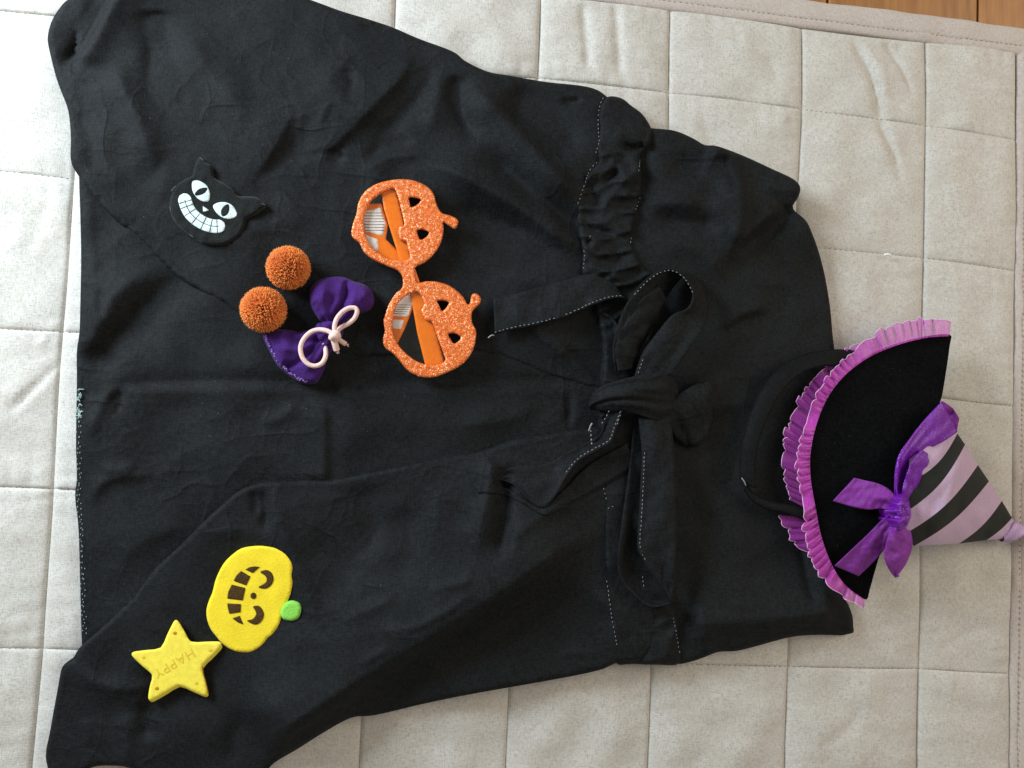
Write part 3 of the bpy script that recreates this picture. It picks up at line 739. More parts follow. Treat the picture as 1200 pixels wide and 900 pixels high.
relief('waistband', wb_out, wb_f, M['cotton'], robe, 2.4, rnd=5, edge=0.0050, floor_z=0.010, layer=True, smooth_n=5)

FOLD = 1.0
# the tied waist bow
CLEAR = 0.0009
ZMAP = lambda z: 0.0185+(z-0.0185)*0.82 if z > 0.0185 else z
cw = waves(71, 0.5, 0.0007, 8); cw2 = waves(72, 0.22, 0.0004, 8)
def wr(seed, a=0.0008):
    f = waves(seed, 0.45, a, 8); g = waves(seed+50, 0.16, a*0.35, 8)
    return lambda s, t: float(f(np.array([s*1.5]), np.array([t*0.5]))[0]+g(np.array([s*1.5]), np.array([t*0.5]))[0])
def stitch_on(parent, pts, zoff=0.0006, zf=None, on=0.0022, gap=0.0012, w=0.00062, seed=1, mat='white_thread'):
    p = resample(catmull(pts, 8) if len(pts) > 2 else np.array(pts, float), 2.0)
    if p.shape[1] == 2:
        z = ztop(p[:, 0], p[:, 1])
    else:
        z = np.array([ZMAP(z) for z in p[:, 2]])
        if CLEAR is not None: z = np.maximum(z, ztop(p[:, 0], p[:, 1])+CLEAR)
    X = P(p[:, 0], p[:, 1], z+zoff)
    V = []; F = []
    dashes_geo(X, on, gap, w, 0.0005, V, F, seed)
    o = mesh_obj('stitching', V, F, M[mat], parent); o['kind'] = 'stuff'
    return o
# tie end pointing to the spectacles
A = [(578, 350, .021), (600, 345, .022), (630, 337, .024), (662, 328, .026), (690, 322, .027), (715, 330, .028), (728, 345, .028)]
B = [(580, 392, .024), (603, 386, .026), (632, 380, .029), (664, 371, .031), (695, 357, .033), (716, 350, .033), (733, 349, .032)]
te = strip('tie_end', A, B, M['cotton'], robe, 50, 11, 0.0006, 0.0010, wr(5, .0009))
stitch_on(te, [(p[0]-0.3, p[1]-2.6, p[2]+0.0008) for p in B], 0.001, seed=3)
tube('raw_edge', [(579, 393, .0245), (576, 393, .026), (572, 396, .026)], 0.0005, M['white_thread'], te, 5, 8)
# tie end curling over the lower front
A = [(553, 562, .027), (563, 563, .029), (578, 562, .030), (592, 563, .031), (606, 571, .034), (620, 586, .036), (634, 595, .037), (645, 589, .037), (655, 574, .036), (665, 556, .036), (680, 539, .036), (700, 527, .036), (716, 518, .036), (722, 503, .036), (729, 484, .036)]
B = [(560, 578, .022), (568, 576, .020), (578, 566, .020), (594, 550, .021), (612, 545, .021), (630, 545, .022), (648, 540, .022), (660, 532, .022), (674, 525, .022), (688, 518, .023), (698, 512, .024), (705, 505, .025), (708, 496, .027), (710, 488, .028), (712, 478, .030)]
te2 = strip('tie_end', A, B, M['cotton'], robe, 80, 11, -0.0012, 0.0010, wr(15, .0012))
stitch_on(te2, [(p[0]-2, p[1]-2.4, p[2]-0.0006) for p in A[9:]], 0.0014, seed=4)
strip('tie_underside', [(566, 564, .024), (600, 575, .024), (622, 590, .024), (640, 592, .025), (662, 572, .026), (690, 545, .026), (715, 530, .026), (735, 520, .026)],
      [(562, 577, .018), (590, 580, .016), (614, 590, .018), (640, 604, .018), (668, 590, .018), (696, 575, .018), (722, 560, .018), (745, 545, .018)], M['cotton'], te2, 50, 8, 0.001, 0.0012, wr(17))
# upper loop
A = [(722, 440, .026), (718, 408, .033), (727, 372, .041), (742, 344, .046), (762, 324, .049), (784, 315, .049), (802, 326, .048), (812, 344, .047), (806, 361, .046), (788, 369, .043), (770, 390, .040), (752, 416, .036), (741, 450, .032)]
B = [(734, 450, .020), (748, 414, .025), (762, 388, .026), (772, 362, .025), (784, 343, .024), (804, 322, .024), (822, 332, .024), (828, 352, .025), (829, 372, .034), (819, 392, .046), (807, 410, .046), (794, 429, .042), (770, 455, .036)]
lp = strip('bow_loop', A, B, M['cotton'], robe, 110, 13, 0.0008, 0.0010, wr(25, .0010))
stitch_on(lp, [(p[0]+1.2, p[1]+1.6, p[2]) for p in A[3:8]], 0.0013, seed=6)
stitch_on(lp, [(p[0]+3.0, p[1]+1.5, p[2]-0.0002) for p in A[9:]], 0.0016, seed=7)
strip('loop_lining', [(724, 436, .030), (722, 405, .036), (736, 372, .040), (752, 350, .042), (772, 334, .042)], [(742, 432, .027), (752, 400, .031), (764, 380, .034), (772, 366, .035), (780, 350, .036)], M['cotton'], lp, 40, 8, 0.0012, 0.0010, wr(28))
strip('tie_fold', [(706, 366, .026), (716, 371, .028), (724, 382, .030), (724, 400, .030), (722, 420, .028)], [(712, 372, .022), (718, 380, .022), (720, 392, .022), (719, 405, .022), (721, 424, .022)], M['cotton'], lp, 24, 6, 0.001, 0.0012)
# lower loop: under layer then upper layer
A = [(742, 500, .024), (736, 560, .026), (729, 610, .027), (725, 670, .026), (742, 696, .026), (763, 711, .028), (787, 706, .033)]
B = [(772, 500, .018), (774, 560, .014), (772, 610, .010), (764, 655, .006), (774, 680, .006), (785, 692, .010), (791, 699, .026)]
lp2 = strip('bow_loop', A, B, M['cotton'], robe, 70, 13, 0.0008, 0.0010, lambda s, t: 0.006*sstep(np.array((s-0.35)/0.2))*math.cos(math.pi*t)**4*(1 if t < .5 else .3)-0.007*sstep(np.array((s-0.42)/0.2))*math.sin(math.pi*t))
A = [(748, 490, .036), (752, 530, .036), (751, 560, .036), (749, 600, .036), (747, 640, .036), (755, 659, .036), (773, 685, .036), (787, 705, .034)]
B = [(786, 486, .036), (790, 530, .040), (793, 560, .042), (794, 600, .042), (793, 640, .041), (792, 662, .040), (791, 685, .037), (789, 708, .034)]
up = strip('loop_face', A, B, M['cotton'], lp2, 70, 11, 0.0014, 0.0010, wr(37, .0009))
stitch_on(up, [(p[0]+3.2, p[1], p[2]+0.0009) for p in A[1:6]], 0.0014, seed=8)
stitch_on(lp2, [(753, 675, .0215), (755, 690, .0220)], 0.001, seed=9)
# knot
plt_ = lambda sd: (lambda s, t: (0.0011*math.sin(t*15+s*2.2+sd)+0.0007*math.sin(t*27-s*3+sd*2)+0.0006*math.sin(s*11+t*4+sd))*math.sin(math.pi*min(1, max(0, t)))**0.5)
strip('knot', [(690, 474, .022), (694, 462, .030), (706, 452, .038), (724, 446, .044), (744, 441, .047), (764, 437, .046), (780, 438, .040), (791, 448, .030), (795, 456, .020)],
      [(691, 480, .020), (698, 480, .026), (708, 482, .032), (724, 482, .037), (742, 484, .040), (760, 490, .040), (776, 495, .036), (789, 490, .028), (795, 476, .019)], M['cotton'], robe, 60, 22, 0.0050, 0.0010, plt_(1.0))
strip('knot_fold', [(700, 486, .022), (712, 470, .030), (728, 462, .034), (740, 470, .034)], [(712, 496, .020), (724, 490, .027), (738, 486, .032), (746, 484, .034)], M['cotton'], robe, 30, 12, 0.003, 0.0010, plt_(2.2))
strip('tie_tail', [(778, 476, .036), (796, 462, .033), (816, 450, .030), (832, 447, .0265), (838, 452, .021)], [(782, 506, .020), (800, 520, .019), (818, 523, .019), (831, 506, .0195), (839, 480, .0195)], M['cotton'], robe, 30, 10, 0.003, 0.0014, wr(45, .0012))
# loose seam threads
for k, pts in enumerate([[(707, 114), (702, 128), (701, 150), (702, 166), (698, 180)], [(700, 190), (691, 200), (684, 220), (676, 242)], [(692, 276), (689, 283)], [(684, 293), (685, 302), (683, 320)],
                         [(750, 186), (748, 206)], [(750, 231), (745, 246)], [(740, 278), (739, 286)], [(706, 566), (708, 574), (711, 588)], [(712, 596), (718, 593), (723, 596)],
                         [(711, 680), (714, 702), (718, 730), (724, 760)], [(789, 724), (793, 745), (797, 768)]]):
    stitch_on(robe, pts, 0.0005, seed=20+k, on=0.0020, gap=0.0017, w=0.0006)
stitch_on(robe, [(714, 481, .037), (708, 492, .036), (702, 500, .035)], 0.001, seed=41)
stitch_on(robe, [(728, 481, .0375), (725, 492, .0375), (722, 503, .0375)], 0.001, seed=42)
stitch_on(robe, [(692, 504, .030), (693, 516, .030), (695, 529, .031)], 0.001, seed=43, w=0.0012)
tube('loose_thread', [(690, 505, .031), (692, 499, .033), (694, 496, .034)], 0.0006, M['white_thread'], robe, 5, 8)
ZMAP = lambda z: z
CLEAR = None
# raw hem: overlock thread along the left edge
V = []; F = []
hem = resample(np.array([(92, 455), (91, 480), (91, 520), (92, 560), (90, 582), (94, 620), (96, 690), (98, 745)], float), 2)
for side in (0, 2.6):
    X = P(hem[:, 0]+side, hem[:, 1], ztop(hem[:, 0]+side+2, hem[:, 1])+0.0005)
    dashes_geo(X, 0.0016, 0.0024, 0.0006, 0.0004, V, F, int(side*10), 0.8)
o = mesh_obj('hem_stitching', V, F, M['green_thread'], robe); o['kind'] = 'stuff'
V = []; F = []; rr = random.Random(3)
for k in range(16):
    v0 = 458+rr.uniform(0, 36); u0 = 90+rr.uniform(0, 3)
    q = [(u0, v0, .0125), (u0+rr.uniform(-2, 3), v0+rr.uniform(-4, 4), .0135), (u0+rr.uniform(-2, 6), v0+rr.uniform(-7, 3), .0135)]
    q = catmull(q, 4); a, b2 = tube_geo(P(q[:, 0], q[:, 1], q[:, 2]), 0.0004, 4)
    n = len(V); V += a; F += [tuple(i+n for i in f) for f in b2]
o = mesh_obj('frayed_thread', V, F, M['green_thread'], robe); o['kind'] = 'stuff'

# ------------------------------------------------------------------ felt badges
def zoomed(pts, ox, oy, s): return [(ox+x/s, oy+y/s) for x, y in pts]
def badge_plane(cu, cv, lift, tu=0, tv=0):
    z0 = float(ztop(np.array([cu-25, cu+25, cu, cu, cu]), np.array([cv, cv, cv-25, cv+25, cv])).max())+lift
    return lambda u, v: z0+(u-cu)*tu+(v-cv)*tv
def flat_print(name, pts, base, mat, parent, up=0.0004, step=2.0, sm=5):
    return relief(name, pts, lambda u, v: base(u, v)+up, mat, parent, step, rnd=0.8, edge=0.0001, floor_z=lambda u, v: base(u, v)-0.0006, smooth_n=sm)
def ell(cx, cy, a, b, ang, n=14):
    return [(cx+a*math.cos(t)*math.cos(ang)-b*math.sin(t)*math.sin(ang), cy+a*math.cos(t)*math.sin(ang)+b*math.sin(t)*math.cos(ang)) for t in np.linspace(0, 2*math.pi, n, endpoint=False)]

def Zc(pts): return zoomed(pts, 170, 170, 6.667)
cat = thing('cat_badge', 'black felt cat head badge with white printed eyes and wide toothy grin', 'badge')
cb = badge_plane(243, 244, 0.0046, 0.00002, 0.00002)
cat_out = Zc([(425, 92), (445, 108), (475, 135), (520, 165), (532, 230), (548, 262), (620, 300), (690, 352), (728, 398), (800, 400), (870, 408), (915, 440), (942, 466), (885, 520), (792, 575), (778, 620), (758, 670), (700, 735), (620, 770), (540, 778), (450, 765), (370, 717), (290, 660), (222, 582), (194, 510), (194, 440), (212, 370), (250, 310), (310, 266), (368, 240), (384, 180), (402, 125)])
catn = waves(91, 14, 0.00025)
relief('felt_head', cat_out, lambda u, v: cb(u, v)+catn(u, v), M['catfelt'], cat, 2.0, rnd=3.2, edge=0.0022, floor_z=0.0175, smooth_n=3)
cbp = lambda u, v: cb(u, v)+catn(u, v)
for eye, pup in (([(368, 290), (395, 277), (432, 283), (480, 315), (506, 372), (503, 420), (492, 440), (445, 437), (398, 405), (370, 352)], [(388, 390), (400, 362), (432, 338), (484, 333), (470, 366), (436, 386)]),
                 ([(532, 472), (580, 448), (640, 450), (692, 482), (718, 542), (690, 570), (640, 576), (582, 552), (546, 512)], [(604, 556), (592, 520), (610, 482), (648, 460), (656, 502), (640, 540)])):
    e = flat_print('eye', Zc(eye), cbp, M['catprint'], cat, 0.0005, 1.6)
    flat_print('pupil', Zc(pup), cbp, M['catfelt'], e, 0.0009, 1.6, 4)
flat_print('nose', Zc([(452, 478), (476, 492), (500, 511), (478, 516), (454, 519), (452, 498)]), cbp, M['catprint'], cat, 0.0005, 1.2, 0)
ml = catmull([(310, 428), (318, 455), (334, 497), (366, 545), (420, 590), (480, 620), (535, 634), (575, 634)], 5)
tg = np.gradient(ml, axis=0); tg /= np.linalg.norm(tg, axis=1)[:, None]; nm = np.stack([-tg[:, 1], tg[:, 0]], 1)
L1 = ml+nm*52; L2 = ml-nm*52
cap1 = [ml[-1]+52*(math.cos(a)*nm[-1]+math.sin(a)*tg[-1]) for a in np.linspace(0.3, math.pi-0.3, 5)]
cap0 = [ml[0]+52*(-math.cos(a)*nm[0]-math.sin(a)*tg[0]) for a in np.linspace(0.3, math.pi-0.3, 5)]
mouth = flat_print('mouth', Zc([tuple(p) for p in list(L1)+cap1+list(L2[::-1])+cap0]), cbp, M['catprint'], cat, 0.0005, 1.6, 0)
def inkline(pts, parent, mat, r, base, up):
    p = resample_n(catmull(pts, 5) if len(pts) > 2 else np.array(pts, float), 14)
    X = P(p[:, 0], p[:, 1], base(p[:, 0], p[:, 1])+up)
    V, F = tube_geo(X, r, 5, True, 0.35); return V, F
V = []; F = []
lines = [Zc([tuple(p) for p in ml[::4]]+[tuple(ml[-1])])]
for k in range(3, len(ml)-1, 5): lines.append(Zc([tuple(ml[k]+nm[k]*50), tuple(ml[k]), tuple(ml[k]-nm[k]*50)]))
for l in lines:
    a, b2 = inkline(l, mouth, M['catfelt'], 0.00028, cbp, 0.0006); n = len(V); V += a; F += [tuple(i+n for i in f) for f in b2]
mesh_obj('tooth_lines', V, F, M['catfelt'], mouth)
V = []; F = []
for pts in ([(428, 98), (445, 110), (455, 122)], [(205, 360), (222, 335), (240, 320)], [(890, 455), (925, 462), (938, 468)], [(195, 480), (200, 515)], [(350, 700), (375, 718)]):
    a, b2 = inkline(Zc(pts), cat, M['white_thread'], 0.0003, cbp, -0.0001); n = len(V); V += a; F += [tuple(i+n for i in f) for f in b2]
o = mesh_obj('fuzz', V, F, mat_plain('grey_fuzz', (0.10, 0.10, 0.10), 0.9, 0.1), cat); o['kind'] = 'stuff'

def Zp(pts): return zoomed(pts, 140, 630, 4.5)
pump = thing('pumpkin_badge', 'yellow felt pumpkin badge with brown smiling face and green stem', 'badge')
pb = badge_plane(292, 702, 0.0036)
pnn = waves(95, 30, 0.0001)
pbp = lambda u, v: pb(u, v)+pnn(u, v)
relief('felt_body', Zp([(640, 60), (700, 48), (760, 46), (830, 58), (880, 85), (905, 120), (912, 160), (907, 200), (912, 240), (900, 300), (880, 350), (860, 400), (840, 460), (808, 508), (780, 530), (750, 570), (700, 600), (650, 605), (600, 595), (550, 565), (510, 520), (480, 480), (462, 430), (459, 380), (473, 330), (490, 290), (505, 230), (525, 180), (555, 130), (595, 90)]), pbp, M['yellow'], pump, 2.4, rnd=1.6, edge=0.0008, floor_z=0.016, smooth_n=4)
stz = max(float(pb(0, 0))-0.0008, float(ztop(np.array([335, 345, 352, 345, 348]), np.array([712, 706, 714, 726, 720])).max())+0.0024)
relief('stem', Zp([(868, 352), (890, 338), (920, 336), (950, 350), (958, 380), (946, 420), (915, 438), (880, 436), (858, 424), (850, 390)]), lambda u, v: np.full(len(u), stz), M['green'], pump, 2.0, rnd=3, edge=0.0018, floor_z=0.016)
for pts in ([(664, 168), (685, 156), (712, 152), (740, 155), (722, 170), (702, 187)], [(641, 176), (690, 205), (668, 252), (602, 228), (616, 200)], [(592, 248), (664, 266), (656, 300), (650, 331), (568, 321), (574, 284)], [(568, 347), (640, 351), (638, 393), (580, 402), (572, 375)], [(596, 426), (634, 412), (642, 434), (653, 458), (622, 446)]):
    flat_print('mouth_patch', Zp(pts), pbp, M['brownprint'], pump, 0.0005, 1.6, 0)
for pts in ([(742, 181), (775, 171), (800, 184), (812, 216), (800, 250), (770, 269), (732, 262), (760, 245), (776, 228), (770, 203)], [(704, 364), (735, 360), (755, 384), (761, 411), (746, 444), (714, 459), (672, 438), (702, 430), (720, 406), (717, 386)]):
    flat_print('eye', Zp(pts), pbp, M['brownprint'], pump, 0.0005, 1.6, 4)
flat_print('nose', Zp(ell(706, 307, 15, 17, 0)), pbp, M['brownprint'], pump, 0.0005, 1.4)

star = thing('star_badge', 'yellow five-pointed star badge with ochre dots and faint tan lettering', 'badge')
sb = badge_plane(206, 772, 0.0045)
star_out = Zp([(284, 447), (298, 434), (314, 446), (346, 500), (376, 548), (450, 549), (524, 548), (538, 562), (526, 584), (480, 632), (435, 680), (449, 745), (464, 812), (456, 830), (436, 828), (375, 802), (312, 778), (245, 815), (176, 854), (156, 856), (152, 832), (162, 775), (172, 722), (120, 675), (70, 628), (65, 610), (84, 600), (150, 592), (218, 580), (250, 515)])
side = relief('star_body', star_out, lambda u, v: sb(u, v), M['starface'], star, 2.2, rnd=1.6, edge=0.0006, floor_z=lambda u, v: sb(u, v)-0.0038, smooth_n=2, lowshift=(0.6, 3.2))
edge_m = mat_plain('star_edge', (0.55, 0.24, 0.03), 0.8, 0.2)
side.data.materials.append(edge_m)
for p in side.data.polygons:
    if abs(p.normal.z) < 0.35: p.material_index = 1
for x, y in ((293, 505), (480, 595), (407, 768), (198, 797), (128, 633)):
    flat_print('dot', Zp(ell(x, y, 13, 12, 0)), sb, M['dot'] if x in (198, 293) else M['tan'], star, 0.00006, 1.2)
fc = bpy.data.curves.new('lettering', 'FONT'); fc.body = 'HAPPY'; fc.size = 0.0098; fc.align_x = 'CENTER'; fc.align_y = 'CENTER'; fc.extrude = 0.00005; fc.space_character = 1.12
to = bpy.data.objects.new('tmp_text', fc); COL.objects.link(to)
dg = bpy.context.evaluated_depsgraph_get(); me = bpy.data.meshes.new_from_object(to.evaluated_get(dg))
bpy.data.objects.remove(to); me.name = 'lettering'; me.materials.clear(); me.materials.append(M['tan'])
cu, cv = Zp([(290, 660)])[0]
lt = bpy.data.objects.new('lettering', me); COL.objects.link(lt); lt.parent = star
lt.location = tuple(P(cu, cv, float(sb(cu, cv))+0.00012)); lt.rotation_euler = (0, 0, math.radians(-147))

# ------------------------------------------------------------------ pompoms
def pompom(cu, cv, rpx, label, seed):
    r = rpx*MM*0.90
    zb = zt(cu, cv); zc = zb+r*0.82
    c = P(cu, cv, zc)
    rr = random.Random(seed); V = []; F = []
    n = 4200
    for k in range(n):
        y = 1-2*(k+0.5)/n; ph = k*2.399963
        s = math.sqrt(1-y*y)
        d = np.array([s*math.cos(ph), s*math.sin(ph), y])+np.array([rr.gauss(0, .05) for _ in range(3)])
        d /= np.linalg.norm(d)
        a = np.cross(d, [0.3, 0.5, 0.8]); a /= np.linalg.norm(a); b = np.cross(d, a)
        L = r*rr.uniform(0.93, 1.03)
        if d[0] > 0.05 and d[1] < 0.55: L *= rr.choice((1.0, 0.97, 0.84))      # loose, cut side of the ball
        t = r*rr.uniform(0.024, 0.042)
        bend = (a*rr.gauss(0, .06)+b*rr.gauss(0, .06))*r
        i = len(V); K = 5
        for q, (h, w) in enumerate(((0.35, 0.45), (0.84, 1.0), (0.97, 0.7), (1.0, 0.15))):
            for j in range(K):
                an = 2*math.pi*j/K+q*0.3
                V.append(c+d*L*h+bend*h*h+(a*math.cos(an)+b*math.sin(an))*t*w)
        for q in range(3):
            for j in range(K): F.append((i+q*K+j, i+q*K+(j+1) % K, i+(q+1)*K+(j+1) % K, i+(q+1)*K+j))
        F.append(tuple(i+3*K+j for j in range(K)))
    for k in range(900):
        d = np.array([rr.gauss(0, 1) for _ in range(3)]); d /= np.linalg.norm(d)
        a = np.cross(d, [0.3, 0.5, 0.8]); a /= np.linalg.norm(a); b = np.cross(d, a)
        x0 = c+d*r*0.9; x1 = c+d*r*rr.uniform(1.02, 1.10)+(a*rr.gauss(0, .07)+b*rr.gauss(0, .07))*r
        i = len(V); q = r*0.008
        V += [x0+a*q, x0-a*q*0.5+b*q, x0-a*q*0.5-b*q, x1]
        F += [(i, i+1, i+3), (i+1, i+2, i+3), (i+2, i, i+3)]
    o = mesh_obj('pompom', V, F, M['yarn'])
    o['label'] = label; o['category'] = 'pompom'; o['group'] = 'orange yarn pompoms'
    return o
pompom(338, 314, 25.5, 'orange yarn pompom nearer the cat badge, the upper one of the two', 1)
pompom(309, 363, 26.5, 'orange yarn pompom touching the frayed end of the purple bow', 2)

# ------------------------------------------------------------------ purple hair bow with elastic
bow = thing('hair_bow', 'purple cotton hair bow with a knotted pale pink elastic cord', 'hair bow')
def Zb(pts): return zoomed(pts, 300, 310, 6)
zb0 = zt(370, 390)
def bz(p): return [(x, y, z) for (x, y), z in p]
up_lobe = Zb([(376, 215), (384, 165), (420, 120), (480, 95), (550, 84), (620, 90), (690, 118), (765, 142), (812, 182), (832, 240), (822, 290), (785, 325), (720, 345), (660, 385), (610, 430), (560, 478), (500, 500), (455, 470), (462, 410), (440, 385), (405, 330), (380, 270)])
lf = addf(const(zb0+0.017), waves(101, 26, 0.0008), lambda u, v: 0.004*sstep((380-u)/60),
          ridge(Zb([(632, 100), (634, 160), (622, 250), (560, 360), (530, 440)]), -0.0060, 3.5, 5, .1, .1), ridge(Zb([(700, 130), (690, 220), (640, 330), (570, 430)]), 0.0048, 9, 6),
          ridge(Zb([(500, 110), (470, 220), (480, 330), (500, 430)]), 0.0055, 12, 10), ridge(Zb([(395, 270), (440, 320), (480, 370), (490, 420)]), -0.0042, 3, 4, .1, .1), ridge(Zb([(560, 180), (520, 300), (510, 420)]), -0.0025, 4, 4),
          ridge(Zb([(780, 180), (740, 260), (660, 350)]), 0.0030, 7, 6), lambda u, v: -0.007*sstep((v-366)/22))
relief('bow_loop', up_lobe, lf, M['purple'], bow, 1.9, rnd=9, edge=0.0135, floor_z=zb0-0.002, smooth_n=5)
lo_lobe = Zb([(470, 400), (410, 442), (330, 468), (300, 474), (240, 460), (150, 455), (90, 478), (48, 492), (60, 545), (100, 622), (148, 705), (215, 768), (290, 820), (352, 842), (410, 836), (440, 805), (478, 730), (505, 650), (560, 560), (600, 500), (590, 420), (530, 380)])
lf2 = addf(const(zb0+0.014), waves(102, 26, 0.0008), ridge(Zb([(70, 500), (160, 690), (360, 835)]), -0.004, 8, 8, 0, 0),
           ridge(Zb([(200, 470), (280, 540), (400, 540), (500, 470)]), -0.0045, 5, 5, .1, .1), ridge(Zb([(180, 720), (280, 700), (380, 620), (480, 510)]), -0.0060, 4, 6, .1, .1),
           ridge(Zb([(120, 560), (240, 600), (360, 570), (480, 480)]), 0.0060, 10, 12), ridge(Zb([(300, 790), (400, 700), (470, 590), (520, 480)]), 0.0055, 10, 8), ridge(Zb([(400, 820), (460, 700), (520, 560)]), -0.0025, 4, 4),
           ridge(Zb([(440, 440), (490, 500), (560, 520)]), 0.004, 8, 8))
lobe2 = relief('bow_loop', lo_lobe, lf2, M['purple'], bow, 1.9, rnd=7, edge=0.0115, floor_z=zb0-0.002, smooth_n=5)
mid = relief('bow_middle', Zb([(440, 410), (500, 440), (560, 440), (610, 450), (590, 520), (540, 570), (480, 560), (430, 520), (410, 460)]), addf(const(zb0+0.0175), waves(103, 10, 0.0008)), M['purple'], bow, 1.6, rnd=7, edge=0.009, floor_z=zb0)
V = []; F = []; rr = random.Random(8)
for k in range(110):
    t = rr.random(); ed_ = np.array([(54, 500), (68, 545), (104, 618), (152, 698), (219, 760), (292, 810), (352, 832)], float); q = Zb([(float(np.interp(t*6, range(7), ed_[:, 0])), float(np.interp(t*6, range(7), ed_[:, 1])))])[0]
    z = zb0+0.0085+rr.uniform(-.0005, .001); a = rr.uniform(0, 6.28); l = rr.uniform(1, 2.2)
    pts = catmull([(q[0]+2, q[1]-1, z), (q[0]+2+l*math.cos(a), q[1]-1+l*math.sin(a), z+.001)], 2)
    a2, b2 = tube_geo(P(pts[:, 0], pts[:, 1], pts[:, 2]), 0.00028, 4); n = len(V); V += a2; F += [tuple(i+n for i in f) for f in b2]
lilth = mat_plain('lilac_thread', (0.36, 0.22, 0.55), 0.9, 0.1)
o = mesh_obj('frayed_edge', V, F, lilth, lobe2); o['kind'] = 'stuff'
cz = zb0+0.0225
def C3(pts, zs): return [(x, y, z) for (x, y), z in zip(Zb(pts), zs)]
cord = tube('elastic_cord', C3([(478, 560), (490, 600), (488, 650), (462, 695), (415, 713), (365, 698), (325, 650), (313, 585), (335, 525), (385, 475), (440, 458), (500, 466), (548, 492)],
     [cz-.006, cz-.003, cz-.001, cz, cz, cz, cz, cz, cz, cz, cz+.001, cz+.003, cz+.004]), 0.0018, M['cord'], bow, 12, 110)
tube('elastic_cord', C3([(558, 495), (552, 440), (566, 385), (605, 335), (655, 306), (697, 306), (711, 332), (692, 378), (650, 415), (600, 442), (570, 470)],
     [cz+.004, cz+.004, cz+.003, cz+.001, cz, cz, cz, cz-.001, cz-.002, cz-.002, cz-.001]), 0.0018, M['cord'], bow, 12, 100)
tube('cord_knot', C3([(528, 520), (540, 490), (565, 480), (578, 505), (562, 528), (538, 515), (548, 500), (572, 512)], [cz+.003, cz+.006, cz+.007, cz+.006, cz+.005, cz+.007, cz+.009, cz+.008]), 0.0023, M['cord'], bow, 10, 60)
tube('cord_end', C3([(545, 520), (556, 560), (568, 603)], [cz+.004, cz+.003, cz+.001]), 0.0024, M['cord'], bow, 10, 16)
tube('cord_end', C3([(570, 518), (600, 540), (632, 560)], [cz+.002, cz+.001, cz]), 0.0019, M['cord'], bow, 10, 16)
V = []; F = []
for k in range(36):
    base = (569, 603) if k % 2 else (632, 560); d = (0.25, 1) if k % 2 else (1, 0.55)
    x, y = base[0]+rr.uniform(-10, 10), base[1]+rr.uniform(-8, 8)
    pts = np.array(C3([(x, y), (x+d[0]*14+rr.uniform(-6, 6), y+d[1]*14+rr.uniform(-6, 6))], [cz+rr.uniform(-.001, .002)]*2))
    a2, b2 = tube_geo(P(pts[:, 0], pts[:, 1], pts[:, 2]), 0.0003, 4); n = len(V); V += a2; F += [tuple(i+n for i in f) for f in b2]
o = mesh_obj('frayed_end', V, F, M['cord'], bow); o['kind'] = 'stuff'

# ------------------------------------------------------------------ glitter spectacles
gl = thing('party_glasses', 'orange glitter party glasses with two pumpkin-shaped frames and folded orange arms', 'glasses')
gz0 = float(ztop(np.array([430, 470, 520, 480, 540, 455]), np.array([250, 300, 260, 420, 400, 380])).max())
print('glasses base', gz0)
gzp = lambda u, v: gz0+0.0115+(u-485)*0.00001+0*v
frame_out = [(449.5, 212.8), (464.5, 210.2), (479.5, 210.5), (493, 214.3), (503.5, 221), (508.8, 228.5), (511, 237.5), (517, 249), (527.5, 252.5), (535.8, 256.7), (537, 261.5), (533.5, 268), (526, 263.8), (519, 260), (520, 268), (517.8, 281), (511, 294.5), (499, 306.5), (486.5, 313), (487, 320), (488.5, 331.5), (498.4, 329.8), (510.9, 330), (524.9, 334), (535.8, 341), (543.5, 349), (547.2, 356.2), (550.5, 356), (552, 349), (553.8, 344.4), (559, 344.2), (563.7, 349.7), (562.2, 355.9), (556.7, 361.3), (553, 366.8), (553.2, 378), (557.5, 386.2), (557.8, 395.5), (555.2, 408), (548.2, 420.4), (537.3, 429.8), (523.3, 436.8), (509.3, 441.9), (496.9, 442.2), (484.4, 438.3), (475.1, 431.3), (467.3, 421.2), (458.8, 412.6), (451.8, 408), (448.7, 400.2), (449.9, 392.4), (451, 386.2), (449.4, 376.9), (451.8, 367.5), (456.4, 355.1), (464.2, 343.4), (470.5, 338.3), (472.3, 330.5), (470.5, 321.5), (464.5, 315.8), (457, 313), (437.5, 304), (427, 296), (422.5, 287), (419.5, 283), (414, 278.8), (411.7, 272), (414.3, 260), (418, 249.5), (419.5, 239), (425.5, 227), (436, 218)]
lens1 = [(462, 221), (466, 230), (469.8, 243.5), (472.8, 255.5), (473.5, 264), (468, 265.5), (466.8, 272), (469.5, 282.3), (475.5, 282), (478, 290), (479.5, 303), (469, 305), (457, 303.5), (445, 297.5), (434.5, 288.5), (428.5, 276.5), (426.3, 263), (427.8, 249.5), (433, 237.5), (443.5, 228.5), (452.5, 223.3)]
lens2 = [(489, 341.5), (495, 348.5), (496.8, 356), (494.5, 364), (498.4, 375.3), (506.2, 376.9), (512.4, 394), (521, 417.3), (521.7, 422), (515.5, 426.6), (503, 427.4), (492.2, 425.1), (481.3, 418.9), (471.2, 409.6), (464.2, 400.2), (460.3, 389.3), (460.3, 377), (462, 366), (466, 356), (474, 348), (482, 343.4)]
eyes = [[(479.2, 231.2), (487, 231.6), (493.6, 233.6), (490, 239), (481.8, 242.9), (480.1, 237.5)], [(488.8, 269.6), (496, 268.8), (502.9, 272), (499.8, 277.5), (493, 281), (490, 276.5)],
        [(512.1, 352.6), (519.4, 352.1), (526.3, 354.3), (523.3, 360), (517.9, 364.6), (514.8, 358.2)], [(525.2, 391.4), (532.6, 390.4), (540.3, 394.8), (537.3, 399.6), (531.9, 402.6), (528, 397.1)]]
